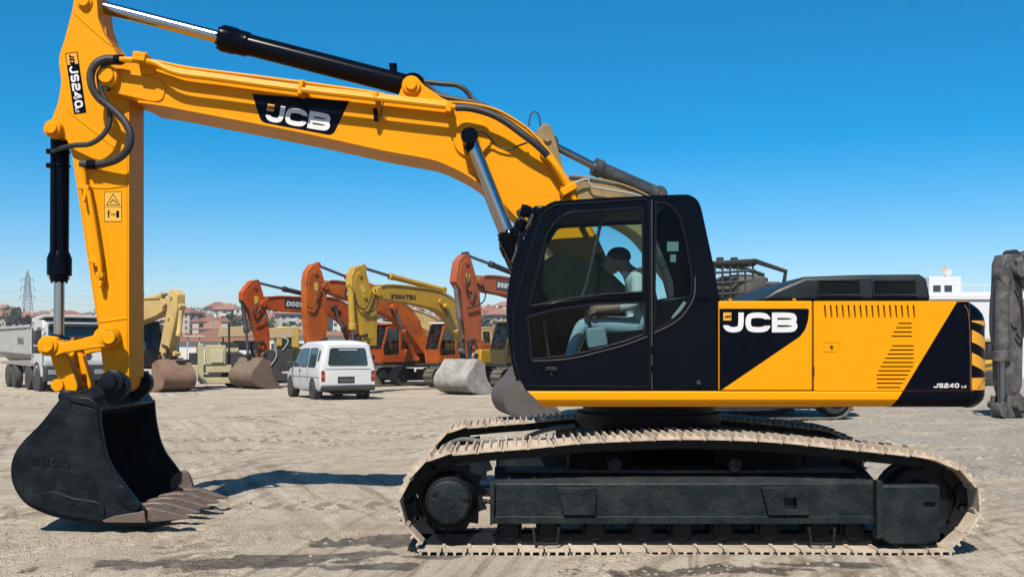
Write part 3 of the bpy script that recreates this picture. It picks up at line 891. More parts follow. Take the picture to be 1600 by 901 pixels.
def cwp(s_, py, off=.003):
    z = Z8(py)
    i = s_ * (len(plan) - 1); a = int(i); f = i - a
    p = Vector(plan[a]).lerp(Vector(plan[min(a + 1, len(plan) - 1)]), f)
    t = (Vector(plan[min(a + 1, len(plan) - 1)]) - Vector(plan[max(0, a - 1)])).normalized()
    n = Vector((t.y, -t.x))
    k = cwin(z)
    return Vector((p.x - k + n.x * off, p.y + n.y * off + k * .35, z))
SA, SB = .028, .33
def cwpatch(name, poly, mat, off, parent):
    """poly: (left y, right y) heights top and bottom across the corner of the counterweight"""
    (tl, tr), (bl, br) = poly
    mm = MB(); n = 10
    top = []; bot = []
    for k in range(n + 1):
        t = k / n
        s_ = SA + (SB - SA) * t
        top.append(cwp(s_, tl + (tr - tl) * t, off)); bot.append(cwp(s_, bl + (br - bl) * t, off))
    mm.add(top + bot, [(k, k + 1, n + 2 + k, n + 1 + k) for k in range(n)])
    return mm.build(name, mat, parent)
CHEV = paint('chevron_yellow', (.85, .38, .02), rough=.4)
for k, tl in enumerate((500.5, 515, 550.5)):
    p = cwpatch('chevron_stripe', ((tl, tl if k == 0 else tl + 24), (tl + (2 if k == 0 else 19), tl + (15 if k == 0 else 42))), CHEV, .003, cw)
wl = cwpatch('warning_label', ((590, 590), (609, 609)), CHEV, .003, cw)
tri = MB()
tri.tube([cwp(SA + .06, 606, .004), cwp(SA + .15, 593, .004), cwp(SA + .24, 606, .004), cwp(SA + .06, 606, .004)], .0035, 5)
tri.build('warning_triangle', BLKD, wl)
m = MB(); m.tube([(X8(1503), 8.02, Z8(471)), (X8(1509), 7.995, Z8(480)), (X8(1513.5), 7.99, Z8(500)), (X8(1515.5), 7.99, Z8(560)), (X8(1517), 7.99, Z8(612))], .005, 6, 3)
m.build('edge_seal', paint('seal_brown', (.10, .05, .03), rough=.6), EX)

# ---- boom
DB = 9.12
bt = [(186, 92), (232, 97), (265, 106), (330, 117), (450, 133), (580, 148), (690, 160), (731, 163), (770, 171), (800, 186), (830, 208), (858, 240), (885, 280), (905, 317), (925, 360), (948, 410), (955, 440)]
bb_ = [(940, 470), (915, 468), (895, 440), (853, 383), (813, 342), (778, 306), (735, 274), (700, 256), (671, 246), (600, 233), (500, 211), (400, 191), (300, 172), (253, 163), (217, 158), (190, 150), (165, 143)]
bl = [(153, 128), (152, 112), (162, 99)]
top = crv2(pp(DB, bt), 3); bot = crv2(pp(DB, bb_), 3)
m = MB(); m.prism(top + bot + pp(DB, bl), DB, 9.68)
boom = m.build('boom', YEL, EX, .006)
m = MB(); m.strip(crv2(pp(DB, bb_[3:15]), 3), DB - .03, 9.71, .022); m.build('bottom_flange', YEL, boom, .004)
m = MB(); m.strip(crv2(pp(DB, bt[1:-1]), 3), DB - .012, 9.69, .018); m.build('top_flange', YEL, boom, .004)
# tip boss and its pin
def boss(px, py, d, r1, r2, name, parent, depth=.09, mat=None, y1=None):
    mat = mat or YEL
    c = W(px, py, d)
    mm = MB(); mm.lathe([(0, r1), (depth * .8, r1), (depth, r1 - .01), (depth, r2 + .008)], (c.x, d + .03, c.z), (0, -1, 0), 28)
    o = mm.build(name, mat, parent)
    p = MB(); p.lathe([(0, r2), (depth + .018, r2), (depth + .026, r2 - .008), (depth + .026, .01)], (c.x, d + .03, c.z), (0, -1, 0), 24)
    p.build('pin', mat, o)
    return o
boss(171, 122, DB, .10, .07, 'tip_boss', boom, .10)
m = MB(); c = W(169, 139, DB - .02); m.cyl(c, c + Vector((0, -.05, 0)), .022, n=8); m.build('grease_bolt', SAT, boom)
# patch plate at the tip
m = MB(); m.prism(rounded(pp(DB, [(178, 110), (250, 124), (260, 135), (255, 157), (240, 160), (180, 146)]), .05), DB - .012, DB + .004); m.build('tip_doubler', YEL, boom, .004)
# boom cylinder boss
m = MB(); c = W(738, 218, DB); m.lathe([(0, .17), (.02, .17), (.03, .16), (.03, .05)], (c.x, DB + .005, c.z), (0, -1, 0), 32); m.build('cylinder_boss', YEL, boom)
# stick cylinder lugs on top
for y0 in (9.20, 9.52):
    q = pp(DB, [(618, 155), (628, 128), (638, 119), (652, 120), (662, 130), (690, 150), (735, 168), (700, 168)])
    mm = MB(); mm.prism(crv2(q[:6], 3) + q[6:], y0, y0 + .07); mm.build('cylinder_lug', YEL, boom, .006)
boss(643, 134, 9.20, .085, .052, 'lug_boss', boom, .06)
# lettering field on the boom
ang = math.atan2(-(207 - 180), (530 - 418))
q = pp(DB, [(394, 147), (546, 158), (520, 212), (408, 191)])
mm = MB(); mm.prism3([(x, DB - .0005, z) for x, z in rounded(q, [.008, .008, .05, .05])], (0, -.002, 0)); fld = mm.build('black_paint_field', BLKD, boom)
o0 = W(414, 189, DB - .003); o1 = W(514, 206, DB - .003); uu = (o1 - o0).normalized(); vv = Vector((0, -1, 0)).cross(uu) * -1
vv = Vector((-uu.z, 0, uu.x))
jcb(o0, uu, vv, .155, fld)
# steel pipes along the boom, clamps
def pipe(name, pts, r, mat, parent, n=8, sub=4):
    mm = MB(); mm.tube([W(x, y, d) for x, y, d in pts], r, n, sub)
    return mm.build(name, mat, parent)
pipe('boom_pipe', [(188, 93, 9.00), (222, 95, 8.99), (243, 99, 8.98), (262, 109, 8.97), (285, 116, 8.97), (340, 123, 8.97), (450, 138, 8.97), (580, 153, 8.97), (700, 166.5, 8.97), (714, 168, 8.98)], .026, YEL, boom)
pipe('boom_pipe', [(230, 98, 9.05), (262, 107, 9.045), (285, 113, 9.04), (340, 120, 9.04), (450, 135, 9.04), (580, 150, 9.04), (700, 163.5, 9.04)], .030, YEL, boom)
pipe('boom_pipe', [(210, 90, 9.25), (250, 97, 9.3), (300, 107, 9.3), (420, 122, 9.3), (560, 141, 9.3), (600, 148, 9.3)], .014, YEL, boom)
pipe('boom_pipe', [(216, 96, 9.62), (252, 104, 9.66), (300, 113, 9.66), (420, 128, 9.66), (560, 146, 9.66)], .02, YEL, boom)
pipe('boom_pipe', [(853, 241, 9.02), (868, 259, 9.0), (884, 284, 9.0), (900, 316, 9.0), (918, 350, 9.0)], .026, YEL, boom)
pipe('boom_pipe', [(845, 240, 9.10), (862, 262, 9.10), (876, 286, 9.10), (892, 318, 9.10)], .016, YEL, boom)
for x, y, w_, h_ in ((222, 92, 20, 14), (472, 140, 7, 22), (588, 152, 7, 10), (702, 170, 9, 16), (888, 297, 26, 12)):
    c = W(x, y, 9.03); mm = MB(); rot = Matrix.Rotation(R(8 if x < 800 else -30), 3, 'Y')
    mm.box(c, (w_ * .0057, .17, h_ * .0057), rot); cl = mm.build('pipe_clamp', YEL, boom, .008)
    for sx in (-.3, .3):
        b_ = MB(); bc = c + rot @ Vector((sx * w_ * .0057, 0, h_ * .0057 / 2)); b_.cyl(bc, bc + Vector((0, 0, .022)), .012, n=6); b_.build('clamp_bolt', YEL, cl)
mm = MB(); a, b = pp(DB, [(222, 100), (243, 117)]); mm.bb(a[0], b[0], 9.09, 9.125, b[1], a[1]); mm.build('pipe_bracket', YEL, boom, .01)
# rubber hoses over the bend
pipe('boom_hose', [(712, 168, 8.98), (735, 169, 8.97), (765, 177, 8.97), (790, 190, 8.97), (812, 206, 8.97), (832, 221, 8.98), (847, 234, 9.0), (855, 243, 9.02)], .034, RUB, boom, 10)
pipe('boom_hose', [(665, 142, 9.3), (690, 151, 9.3), (720, 157, 9.3), (750, 163, 9.3), (775, 178, 9.3), (800, 194, 9.3)], .028, RUB, boom)
pipe('boom_hose', [(663, 128, 9.35), (690, 131, 9.35), (712, 133, 9.35), (726, 140, 9.35), (737, 153, 9.35), (750, 168, 9.3)], .024, RUB, boom)
pipe('boom_hose', [(640, 119, 9.35), (655, 120, 9.35), (668, 134, 9.35), (685, 146, 9.35), (705, 153, 9.35)], .02, RUB, boom)
pipe('grease_line', [(744, 206, 8.95), (756, 207, 9.0), (766, 216, 9.05), (778, 229, 9.08), (795, 233, 9.08), (812, 227, 9.06), (824, 223, 9.06)], .008, RUB, boom)
mm = MB(); c0, c1 = W(586, 170, 9.06), W(588, 189, 9.05); mm.cyl(c0, c1, .020, n=10); mm.box(W(587, 178, 9.08), (.03, .08, .03)); fl = mm.build('hose_coupling', BLKD, boom)
pipe('grease_line', [(600, 157, 9.08), (598, 164, 9.05), (596, 176, 9.05), (592, 186, 9.05), (588, 190, 9.05)], .006, RUB, boom)

# ---- stick
DS = 9.22
sp_ = crv2([(112, 18), (101, 60), (92, 92), (95, 128), (90, 160), (80, 187)], 4)
spoly = [(118, -14), (150, -14), (153, 27), (163, 55), (176, 72), (190, 100), (199, 140), (199, 590), (195, 606), (186, 613), (176, 612), (167, 603), (162, 588), (153, 507), (147, 470), (128, 343), (113, 243), (105, 220), (97, 214), (88, 216), (80, 212), (76, 204), (77, 195)] + sp_[::-1]
m = MB(); m.prism(pp(DS, spoly), DS, 9.575)
stick = m.build('stick', YEL, EX, .006)
m = MB(); m.strip(pp(DS, [(199.5, 150), (199.5, 590)]), DS - .008, 9.583, .016); m.build('front_flange', YEL, stick, .003)
m = MB(); m.strip(pp(DS, [(113, 243), (128, 343), (147, 470), (153, 507)]), DS - .006, 9.58, .012); m.build('rear_flange', YEL, stick, .003)
for pts in ([(116, 20), (135, 38), (160, 60), (176, 72)], [(106, 172), (130, 192), (160, 215), (178, 230)], [(155, 503), (175, 500), (198, 497)], [(140, 292), (165, 294), (197, 290)]):
    mm = MB(); mm.tube([W(x, y, DS + .002) for x, y in pts], .010, 6, 3); mm.build('weld_seam', YEL, stick)
boss(86, 203, DS, .082, .055, 'cylinder_boss', stick, .10)
boss(172, 527, DS, .105, .062, 'link_boss', stick, .17)
boss(133, 4, DS, .07, .05, 'cylinder_boss', stick, .05)
m = MB(); m.prism(rounded(pp(DS, [(160, 36), (163, 55), (176, 72), (190, 100), (182, 100), (168, 80), (158, 62)]), .02), DS + .06, 9.5); m.build('rear_rib', YEL, stick, .004)
# model plate up the stick
o0 = W(121, 81, DS - .001); o1 = W(135, 176, DS - .001); uu = (o1 - o0).normalized(); vv = Vector((-uu.z, 0, uu.x))
wd = .112
mm = MB(); mm.prism3([o0, o1, o1 - vv * wd, o0 - vv * wd], (0, -.002, 0)); pl = mm.build('model_plate', BLKD, stick)
L_ = (o1 - o0).length
mm = MB(); e_ = .008; s0 = o0 + uu * e_ - vv * e_; mm.prism3([s0, s0 + uu * .10, s0 + uu * .10 - vv * (wd - 2 * e_), s0 - vv * (wd - 2 * e_)], (0, -.0035, 0)); sq = mm.build('logo_square', paint('logo_yellow', (0, 0, 0)), pl)
lettering('logo_lettering', 'JCB', o0 + uu * .02 - vv * .08 + Vector((0, -.004, 0)), uu, vv, .045, BLKD, sq, T=.28, w=.55, gap=.15, th=.001, slant=.2)
lettering('model_lettering', 'JS240', o0 + uu * .122 - vv * (wd - .018) + Vector((0, -.003, 0)), uu, vv, wd - .036, WHT, pl, w=.90, T=.235, gap=.13, th=.0015)
lettering('model_suffix', 'LC', o0 + uu * (L_ - .055) - vv * (wd - .018) + Vector((0, -.003, 0)), uu, vv, .034, WHT, pl, w=.6, T=.28, gap=.15, th=.0015)
# safety labels
m = MB(); q = pp(DS, [(163, 299.5), (190.5, 299.5), (190.5, 346.5), (163, 346.5)]); m.prism3([(x, DS - .0005, z) for x, z in q], (0, -.0015, 0)); lab = m.build('safety_label', paint('label_yellow', (.85, .45, .03), rough=.5), stick)
m = MB()
def rib2(pts, T=.005):
    ribbon(m, [((x - 163) * .00576, (346.5 - y) * .00576) for x, y in pts], T, Vector((q[3][0], DS - .002, q[3][1])), Vector((1, 0, 0)), Vector((0, 0, 1)), Vector((0, -1, 0)), .0008)
rib2([(163.5, 300), (190, 300), (190, 346), (163.5, 346), (163.5, 300)], .004)
rib2([(163.5, 323), (190, 323)], .004)
rib2([(167, 320), (177, 303), (187, 320), (167, 320)], .006)
rib2([(172, 317), (177, 312), (183, 317)], .008)
rib2([(170, 328), (170, 340)], .012); rib2([(167, 332), (173, 332)], .006)
rib2([(174, 335), (180, 335)], .005); rib2([(176, 333), (174, 335), (176, 337)], .004); rib2([(178.5, 333), (180.5, 335), (178.5, 337)], .004)
rib2([(184, 329.5), (184, 340)], .026)
m.build('label_symbols', BLKD, lab, smooth=0)
# grease pipes on the stick
pipe('stick_pipe', [(127, 257, 9.16), (131, 268, 9.17), (133, 285, 9.18)], .018, YEL, stick)
pipe('stick_pipe', [(138, 298, 9.15), (146, 345, 9.15), (155, 405, 9.15), (157, 430, 9.15)], .022, YEL, stick)
for x, y, w_, h_ in ((132, 293, 18, 8), (134, 306, 6, 20), (147, 407, 12, 9), (155, 411, 9, 12), (157, 430, 12, 8), (158, 444, 6, 10)):
    c = W(x, y, 9.17); mm = MB(); mm.box(c, (w_ * .0057, .07, h_ * .0057), Matrix.Rotation(R(9), 3, 'Y')); mm.build('pipe_fitting', YEL, stick, .006)
# rubber hoses hanging beside the stick
pipe('stick_hose', [(186, 93, 9.02), (166, 92, 9.01), (150, 100, 9.0), (142, 116, 9.0), (144, 136, 9.0), (154, 153, 9.02), (170, 166, 9.04), (186, 180, 9.05), (199, 197, 9.05), (204, 215, 9.05), (199, 234, 9.06), (184, 248, 9.09), (165, 255, 9.13), (140, 257, 9.16), (126, 256, 9.17)], .035, RUB, stick, 10, 5)
pipe('stick_hose', [(190, 98, 9.06), (172, 98, 9.06), (160, 107, 9.06), (155, 122, 9.06), (158, 142, 9.07), (167, 160, 9.08), (172, 180, 9.09), (169, 198, 9.09), (158, 214, 9.09), (140, 225, 9.1), (118, 227, 9.15), (98, 231, 9.22), (82, 237, 9.28)], .024, RUB, stick, 8, 5)
pipe('stick_hose', [(212, 190, 9.66), (217, 205, 9.68), (219, 225, 9.68), (214, 243, 9.66)], .03, RUB, stick)
for x, y in ((186, 93), (144, 257)):
    mm = MB(); mm.cyl(W(x - 7, y, 9.02 if y < 200 else 9.15), W(x + 7, y + .5, 9.02 if y < 200 else 9.15), .042, n=10); mm.build('hose_ferrule', BLKD, stick)

# ---- hydraulic rams
def ram(name, p0, p1, pg, rb, rr, rg, parent_label, barrel_mat=BLK, glen=.2, rodfirst=True, eye=.1):
    """rod from p0 to gland point pg, barrel from pg to p1"""
    p0, p1, pg = Vector(p0), Vector(p1), Vector(pg)
    ax = (p1 - p0).normalized(); L = (p1 - pg).length
    mm = MB(); mm.lathe([(0, rg * .82), (.02, rg * .9), (.025, rg), (glen * .55, rg), (glen * .6, rg * .93), (glen, rg * .93), (glen + .02, rb), (L - .10, rb), (L - .04, rb * .95), (L, rb * .55)], pg, ax, 28)
    br = mm.build(name, barrel_mat, EX)
    mm = MB(); mm.cyl(p0 + ax * eye * .6, pg + ax * .1, rr, n=24); mm.build('rod', CHR, br)
    for k in range(8):
        a = 2 * math.pi * k / 8
        u = ax.orthogonal().normalized(); w_ = ax.cross(u)
        c = pg + (u * math.cos(a) + w_ * math.sin(a)) * rg * .78
        mm = MB(); mm.cyl(c - ax * .012, c + ax * .02, rg * .11, n=6); mm.build('gland_bolt', barrel_mat, br)
    for p, rad, mt in ((p0, eye, barrel_mat), (p1, rb * 1.12, barrel_mat)):
        mm = MB(); mm.cyl(p + Vector((0, -rr * 1.6, 0)), p + Vector((0, rr * 1.6, 0)), rad, n=20); mm.build('eye', mt, br, .006)
    return br
r1 = ram('stick_cylinder', W(146, 8, 9.4), W(646, 136, 9.4), W(344, 59, 9.4), .098, .058, .122, '', eye=.075, glen=.26)
mm = MB(); c = W(616, 121, 9.4); mm.cyl(c, c + Vector((-.01, 0, .10)), .035, n=10); mm.box(c + Vector((-.01, 0, .11)), (.07, .07, .03)); mm.build('port_block', BLK, r1, .005)
for y in (8.99, 9.81):
    p0 = W(734, 215, 8.99); p1 = W(880, 560, 8.99); pg = W(793, 362, 8.99)
    for p in (p0, p1, pg): p.y = y
    rr = ram('boom_cylinder', p0, p1, pg, .095, .058, .105, '', eye=.075, glen=.22)
    mm = MB(); mm.cyl(p0 + Vector((0, -.07, 0)), p0 + Vector((0, -.085, 0)), .07, .055, n=20); mm.build('pin_cap', BLK, rr, .004)
    mm = MB(); mm.tube([p0 + Vector((.005, 0, -.06)), p0 + Vector((.03, 0, -.11))], [.07, .058], 16); mm.build('rod_end', BLK, rr)
    for t in (.12, .26):
        c = pg.lerp(p1, t); mm = MB(); mm.box(c + Vector((.05, 0, .06)), (.10, .16, .05), Matrix.Rotation(R(60), 3, 'Y')); mm.build('hose_clamp', BLK, rr, .006)
    mm = MB(); a = pg.lerp(p1, .15); mm.tube([a + Vector((.12, 0, .05)), a + Vector((.10, 0, .22)), a + Vector((.02, 0, .34)), a + Vector((.16, 0, .36))], .02, 6, 4); mm.build('hose', RUB, rr)
r3 = ram('bucket_cylinder', W(92, 537, 9.4), W(94, 203, 9.4), W(92.5, 440, 9.4), .082, .046, .088, '', eye=.09, glen=.07)
mm = MB(); mm.lathe([(0, .10), (.01, .108), (.16, .108), (.22, .085)], W(92.8, 431, 9.4), (W(94, 203, 9.4) - W(92.5, 440, 9.4)), 24); mm.build('gland_collar', BLK, r3, .004)
for y in (236, 258):
    mm = MB(); mm.cyl(W(94, y, 9.4), W(94, y + 3, 9.4), .092, n=24); mm.box(W(78, y + 1, 9.36), (.05, .06, .045)); mm.build('pipe_band', BLK, r3, .004)
mm = MB(); mm.tube([W(80, 238, 9.32), W(84, 260, 9.31), W(85, 330, 9.31), W(84, 400, 9.30), W(84, 415, 9.33)], .014, 6, 4); mm.build('oil_pipe', BLK, r3)

# ---- bucket linkage
for y0 in (9.06, 9.66):
    q = pp(9.06, [(62, 530), (75, 524.5), (88, 527), (98, 535.5), (155, 521), (162, 517), (172, 518), (182, 527), (176, 540), (163, 541.5), (100, 551), (90, 555), (75, 555.5), (62, 549)])
    mm = MB(); mm.prism(crv2(q, 2, True), y0, y0 + .08); mm.build('side_link', YEL, EX, .008)
boss(75, 540, 9.06, .09, .062, 'link_pin_boss', EX, .05)
boss(172, 527, 9.06, .075, .062, 'link_pin_boss', EX, .05)
mm = MB(); c = W(75, 540, 9.06); mm.cyl((c.x, 9.08, c.z), (c.x, 9.72, c.z), .06, n=16); mm.build('link_pin', YEL, EX)
q = pp(9.2, [(76, 545), (88, 548), (98, 550), (106, 556), (121, 602), (118, 618), (100, 618), (94, 602), (81, 566)])
for y0 in (9.2, 9.5):
    mm = MB(); mm.prism(q, y0, y0 + .10); mm.build('bucket_link', YEL, EX, .01)
mm = MB(); mm.prism(pp(9.25, [(92, 572), (106, 574), (118, 606), (102, 606)]), 9.30, 9.50); mm.build('link_web', YEL, EX, .01)
mm = MB(); mm.tube([W(100, 548, 9.35), W(103, 557, 9.3), W(109, 558, 9.3), W(114, 551, 9.35)], .022, 8, 4); mm.build('lifting_eye', YEL, EX)
mm = MB(); c = W(91, 601, 9.2); mm.cyl((c.x, 9.17, c.z), (c.x, 9.63, c.z), .055, n=16); mm.build('link_pin', YEL, EX)

# ---- bucket
D0, D1 = 8.72, 10.08
back = crv2(pp(D0, [(106, 618), (88, 638), (66, 666), (40, 692), (26, 712), (21, 735), (26, 760), (44, 784), (80, 800), (120, 809), (165, 814.5), (226, 816)]), 4)
front = crv2(pp(D0, [(228, 797), (210, 776), (192, 752), (176, 730), (166, 706), (159, 672), (156, 638)]), 4)
m = MB(); m.strip(back, D0 + .025, D1 - .025, -.035); bucket = m.build('bucket', BUK, EX, .004)
topl = pp(D0, [(141, 629), (124, 624)])
for y0, y1 in ((D0, D0 + .04), (D1 - .04, D1)):
    mm = MB(); mm.prism(back + front + topl, y0, y1); mm.build('side_plate', BUK, bucket, .006)
# wear plates on the near side
fr2 = crv2(pp(D0, [(224, 797), (207, 776), (189, 752), (173, 730), (163, 706), (156, 672), (153, 640)]), 4)
fr3 = crv2(pp(D0, [(110, 622), (122, 668), (134, 712), (150, 752), (160, 785), (165, 812)]), 4)
mm = MB(); mm.prism(fr2[2:] + fr3[1:] + pp(D0, [(220, 813)]), D0 - .012, D0 + .002); mm.build('edge_plate', BUK, bucket, .004)
mm = MB(); mm.prism(crv2(pp(D0, [(46, 781), (66, 769), (90, 768), (115, 777), (160, 786), (164, 812), (120, 807), (80, 798)]), 3, True), D0 - .012, D0 + .003); mm.build('heel_plate', BUK, bucket, .005)
mm = MB(); mm.prism(crv2(pp(D0, [(181, 767), (192, 756), (203, 768), (221, 790), (212, 796), (192, 786)]), 3, True), D0 - .035, D0 - .002); mm.build('side_cutter', BUK, bucket, .010)
mm = MB(); mm.prism(crv2(pp(D1, [(268, 750), (277, 738), (292, 735), (300, 748), (303, 762), (292, 766), (272, 766)]), 3, True), D1 - .055, D1 + .01); mm.build('side_cutter', STL, bucket, .008)
mm = MB(); mm.prism(pp(D0, [(160, 812), (180, 805), (226, 797), (229, 816), (165, 815.5)]), D0 - .016, D0 + .001); mm.build('corner_plate', STL, bucket, .006)
# wide top flange of the side plate and hinge beam
mm = MB(); mm.prism(pp(D0, [(108, 618), (141, 621), (157, 634), (157, 641), (139, 633), (108, 626)]), D0 - .02, D0 + .22); mm.build('top_flange', BUK, bucket, .008)
mm = MB(); mm.prism(pp(D0, [(104, 617), (143, 619), (158, 640), (140, 652), (100, 640)]), D0 + .03, D1 - .03); mm.build('hinge_beam', BUK, bucket, .02)
ear = [(70, 664), (84, 636), (96, 620), (112, 612), (140, 606), (158, 594), (165, 586), (177, 581), (190, 584), (199, 594), (200, 608), (190, 622), (172, 634), (150, 645), (110, 650)]
for y0 in (9.07, 9.64):
    mm = MB(); mm.prism(crv2(pp(9.07, ear), 2, True), y0, y0 + .09); mm.build('hinge_ear', BUK, bucket, .010)
for (x, y, r_) in ((177, 596, .105), (105, 619, .06)):
    c = W(x, y, 9.07); mm = MB(); mm.lathe([(0, r_), (.05, r_), (.06, r_ - .02), (.06, r_ * .55), (.085, r_ * .5), (.085, .01)], (c.x, 9.075, c.z), (0, -1, 0), 24); mm.build('hinge_pin', BUK, bucket)
    mm = MB(); c = W(x, y, 9.4); mm.cyl(Vector((c.x if False else W(x, y, 9.07).x, 9.1, W(x, y, 9.07).z)), Vector((W(x, y, 9.07).x, 9.7, W(x, y, 9.07).z)), .05, n=14); mm.build('hinge_pin', BUK, bucket)
# lip and teeth
lip = pp(D0, [(160, 812), (222, 805), (224, 816), (165, 817)])
mm = MB(); mm.prism(lip, D0 + .041, D1 - .041); mm.build('cutting_lip', STL, bucket, .006)
for k in range(5):
    y = D0 + .09 + k * (D1 - D0 - .18) / 4
    b = W(228, 806, D0)
    ad = MB()
    def sec(t, hw, zu, zl): return [Vector((b.x + t, y - hw, b.z + zu)), Vector((b.x + t, y + hw, b.z + zu)), Vector((b.x + t, y + hw, b.z + zl)), Vector((b.x + t, y - hw, b.z + zl))]
    ad.loft([sec(-.22, .055, .045, -.03), sec(-.06, .062, .075, -.055), sec(.05, .055, .062, -.05)])
    ado = ad.build('tooth_adapter', STL, bucket, .014)
    tt = MB()
    tt.loft([sec(.03, .066, .072, -.056), sec(.10, .060, .056, -.052), sec(.18, .048, .030, -.046), sec(.27, .034, .002, -.038), sec(.345, .020, -.020, -.034)])
    tt.build('tooth', STL, bucket, .014, seg=3)
# raised maker's lettering
lettering('raised_lettering', 'ESCO', W(47, 723.5, D0), (1, 0, -.10), (.1, 0, 1), .062, BUK, bucket, w=1.15, T=.24, gap=.3, th=.010)
# ---- cab
DC = 8.05
YF = 8.98
def pc(pts): return pp(DC, pts)
cab_out = [(822, 610), (813, 592), (805, 562), (799, 510), (798, 470), (806, 420), (822, 378), (838, 342), (848, 324), (866, 314), (940, 309), (1058, 304), (1080, 306), (1092, 316), (1098, 335), (1112, 400), (1125, 470), (1128, 610)]
upw = rounded(pc([(826, 479), (854, 368), (868, 345), (888, 332), (1004, 324), (1005, 456), (950, 459), (890, 466)]), [.03, .02, .05, .05, .03, .02, 0, 0])
low = rounded(pc([(824, 495), (870, 483), (930, 475), (1008, 472), (1008, 522), (975, 534), (940, 544), (888, 556), (830, 561)]), [.02, 0, 0, .02, .02, 0, 0, 0, .02])
rear = rounded(pc([(1025, 316), (1045, 318), (1060, 334), (1070, 372), (1081, 432), (1080, 462), (1066, 487), (1048, 502), (1022, 517)]), [.02, .05, .04, 0, .05, .05, .06, 0, .02])
PXC = DC / FPX
side = plate('cab_side', crv2(pc(cab_out[:10]), 2) + crv2(pc(cab_out[10:15]), 4) + pc(cab_out[15:]), [upw, low, rear], DC, DC + .05, BLK, EX, .010)
tag(side, None)
def seal(poly, d, r, mat, parent, name='window_seal'):
    mm = MB(); P = [(x, d, z) for x, z in poly]; P.append(P[0]); mm.tube(P, r, 6); return mm.build(name, mat, parent)
SEAL = paint('seal_black', (.008, .009, .011), rough=.3, spec=.2)
for poly, nm in ((upw, 'door_window'), (low, 'door_window'), (rear, 'rear_side_window')):
    mm = MB(); mm.add([(x, DC + .018, z) for x, z in poly], [tuple(range(len(poly)))]); gl = mm.build(nm, GLS, side, smooth=0)
    seal(poly, DC - .002, .009, SEAL, gl)
# door gap, door edge trim, handle
mm = MB(); mm.bb(pc([(1017.5, 0)])[0][0], pc([(1019, 0)])[0][0], DC - .004, DC, pc([(0, 608)])[0][1], pc([(0, 312)])[0][1]); mm.build('door_gap', GRYD, side)
seal(rounded(pc([(816, 602), (803, 560), (797.5 + 5, 480), (846, 334), (866, 320), (1015, 311), (1015, 604)]), .05), DC - .003, .006, SEAL, side, 'door_seal')
mm = MB(); mm.strip(pc([(828, 484), (870, 473), (930, 466), (1004, 463)]), DC - .022, DC - .002, .022, True); mm.build('door_rail', BLK, side, .005)
for pts in ([(832, 564), (890, 560), (942, 548), (978, 538), (1012, 525)], [(1022, 520), (1050, 506), (1068, 491), (1084, 464), (1086, 432)]):
    mm = MB(); mm.tube([(x, DC - .004, z) for x, z in pc(pts)], .006, 6, 4); mm.build('trim_line', paint('trim_grey', (.06, .065, .07), rough=.25), side)
a, b = pc([(848, 567), (875, 591)])
mm = MB(); mm.strip(rounded([(a[0], a[1]), (b[0], a[1]), (b[0], b[1]), (a[0], b[1])], .02) + [(a[0], a[1] - .02)], DC - .007, DC, .006, True); hd = mm.build('door_handle', BLK, side, .003)
mm = MB(); mm.box(((a[0] + b[0]) / 2, DC - .012, a[1] - .045), (.09, .02, .03)); mm.cyl(((a[0] + b[0]) / 2, DC - .012, a[1] - .09), ((a[0] + b[0]) / 2, DC, a[1] - .09), .012, n=10); mm.build('handle_grip', SAT, hd, .004)
for x, y in ((1018.5, 545), (1018.5, 575)):
    p = pc([(x, y)])[0]; mm = MB(); mm.box((p[0], DC - .012, p[1]), (.03, .016, .05)); mm.build('door_hinge', BLK, side, .004)
p = pc([(1090, 597)])[0]; mm = MB(); mm.lathe([(0, .012), (.03, .012), (.035, .018), (.05, .018)], (p[0], DC, p[1]), (0, -1, 0), 10); mm.build('door_stop', RUB, side)
p = pc([(1101, 468)])[0]; mm = MB(); mm.tube([(p[0] - .06, DC - .002, p[1] + .002), (p[0], DC - .012, p[1] + .008), (p[0] + .05, DC - .002, p[1] - .004)], .007, 6, 4); mm.build('grab_trim', BLK, side)
# far wall, roof, floor, front and rear frames
farh = [rounded(pc([(850, 470), (858, 372), (880, 336), (1040, 328), (1080, 430), (1080, 470)]), .04)]
far = plate('cab_far_side', crv2(pc(cab_out[:10]), 2) + crv2(pc(cab_out[10:15]), 4) + pc(cab_out[15:]), farh, YF - .05, YF, BLK, EX, .008)
mm = MB(); mm.add([(x, YF - .02, z) for x, z in farh[0]], [tuple(range(len(farh[0])))]); mm.build('cab_window', GLS, far, smooth=0)
roofl = crv2(pc([(846, 328), (866, 315), (940, 310), (1058, 305), (1080, 307), (1091, 317)]), 4)
mm = MB(); mm.strip(roofl, DC + .051, YF - .051, -.05); mm.build('cab_roof', BLK, EX, .006)
mm = MB(); mm.strip(crv2(pc([(1092, 318), (1098, 335), (1104, 362)]), 3), DC + .051, YF - .051, -.04); mm.build('rear_header', BLK, EX)
mm = MB(); mm.strip(pc([(1119, 440), (1125, 470), (1128, 610)]), DC + .051, YF - .051, -.04); mm.build('rear_wall', BLK, EX)
mm = MB(); mm.strip(pc([(1104, 362), (1119, 440)]), DC + .051, YF - .051, -.008); mm.build('rear_window', GLS, EX)
mm = MB(); mm.bb(pc([(822, 0)])[0][0], pc([(1126, 0)])[0][0], DC + .051, YF - .051, pc([(0, 609)])[0][1], pc([(0, 600)])[0][1]); mm.build('cab_floor', SAT, EX)
fl_ = crv2(pc([(838, 342), (822, 378), (806, 420), (798, 470)]), 4)
mm = MB(); mm.strip(fl_, DC + .052, YF - .052, .008); mm.build('front_window', GLS, EX)
fl2 = crv2(pc([(798, 470), (799, 510), (805, 562)]), 4)
mm = MB(); mm.strip(fl2, DC + .052, YF - .052, .008); mm.build('lower_front_window', GLS, EX)
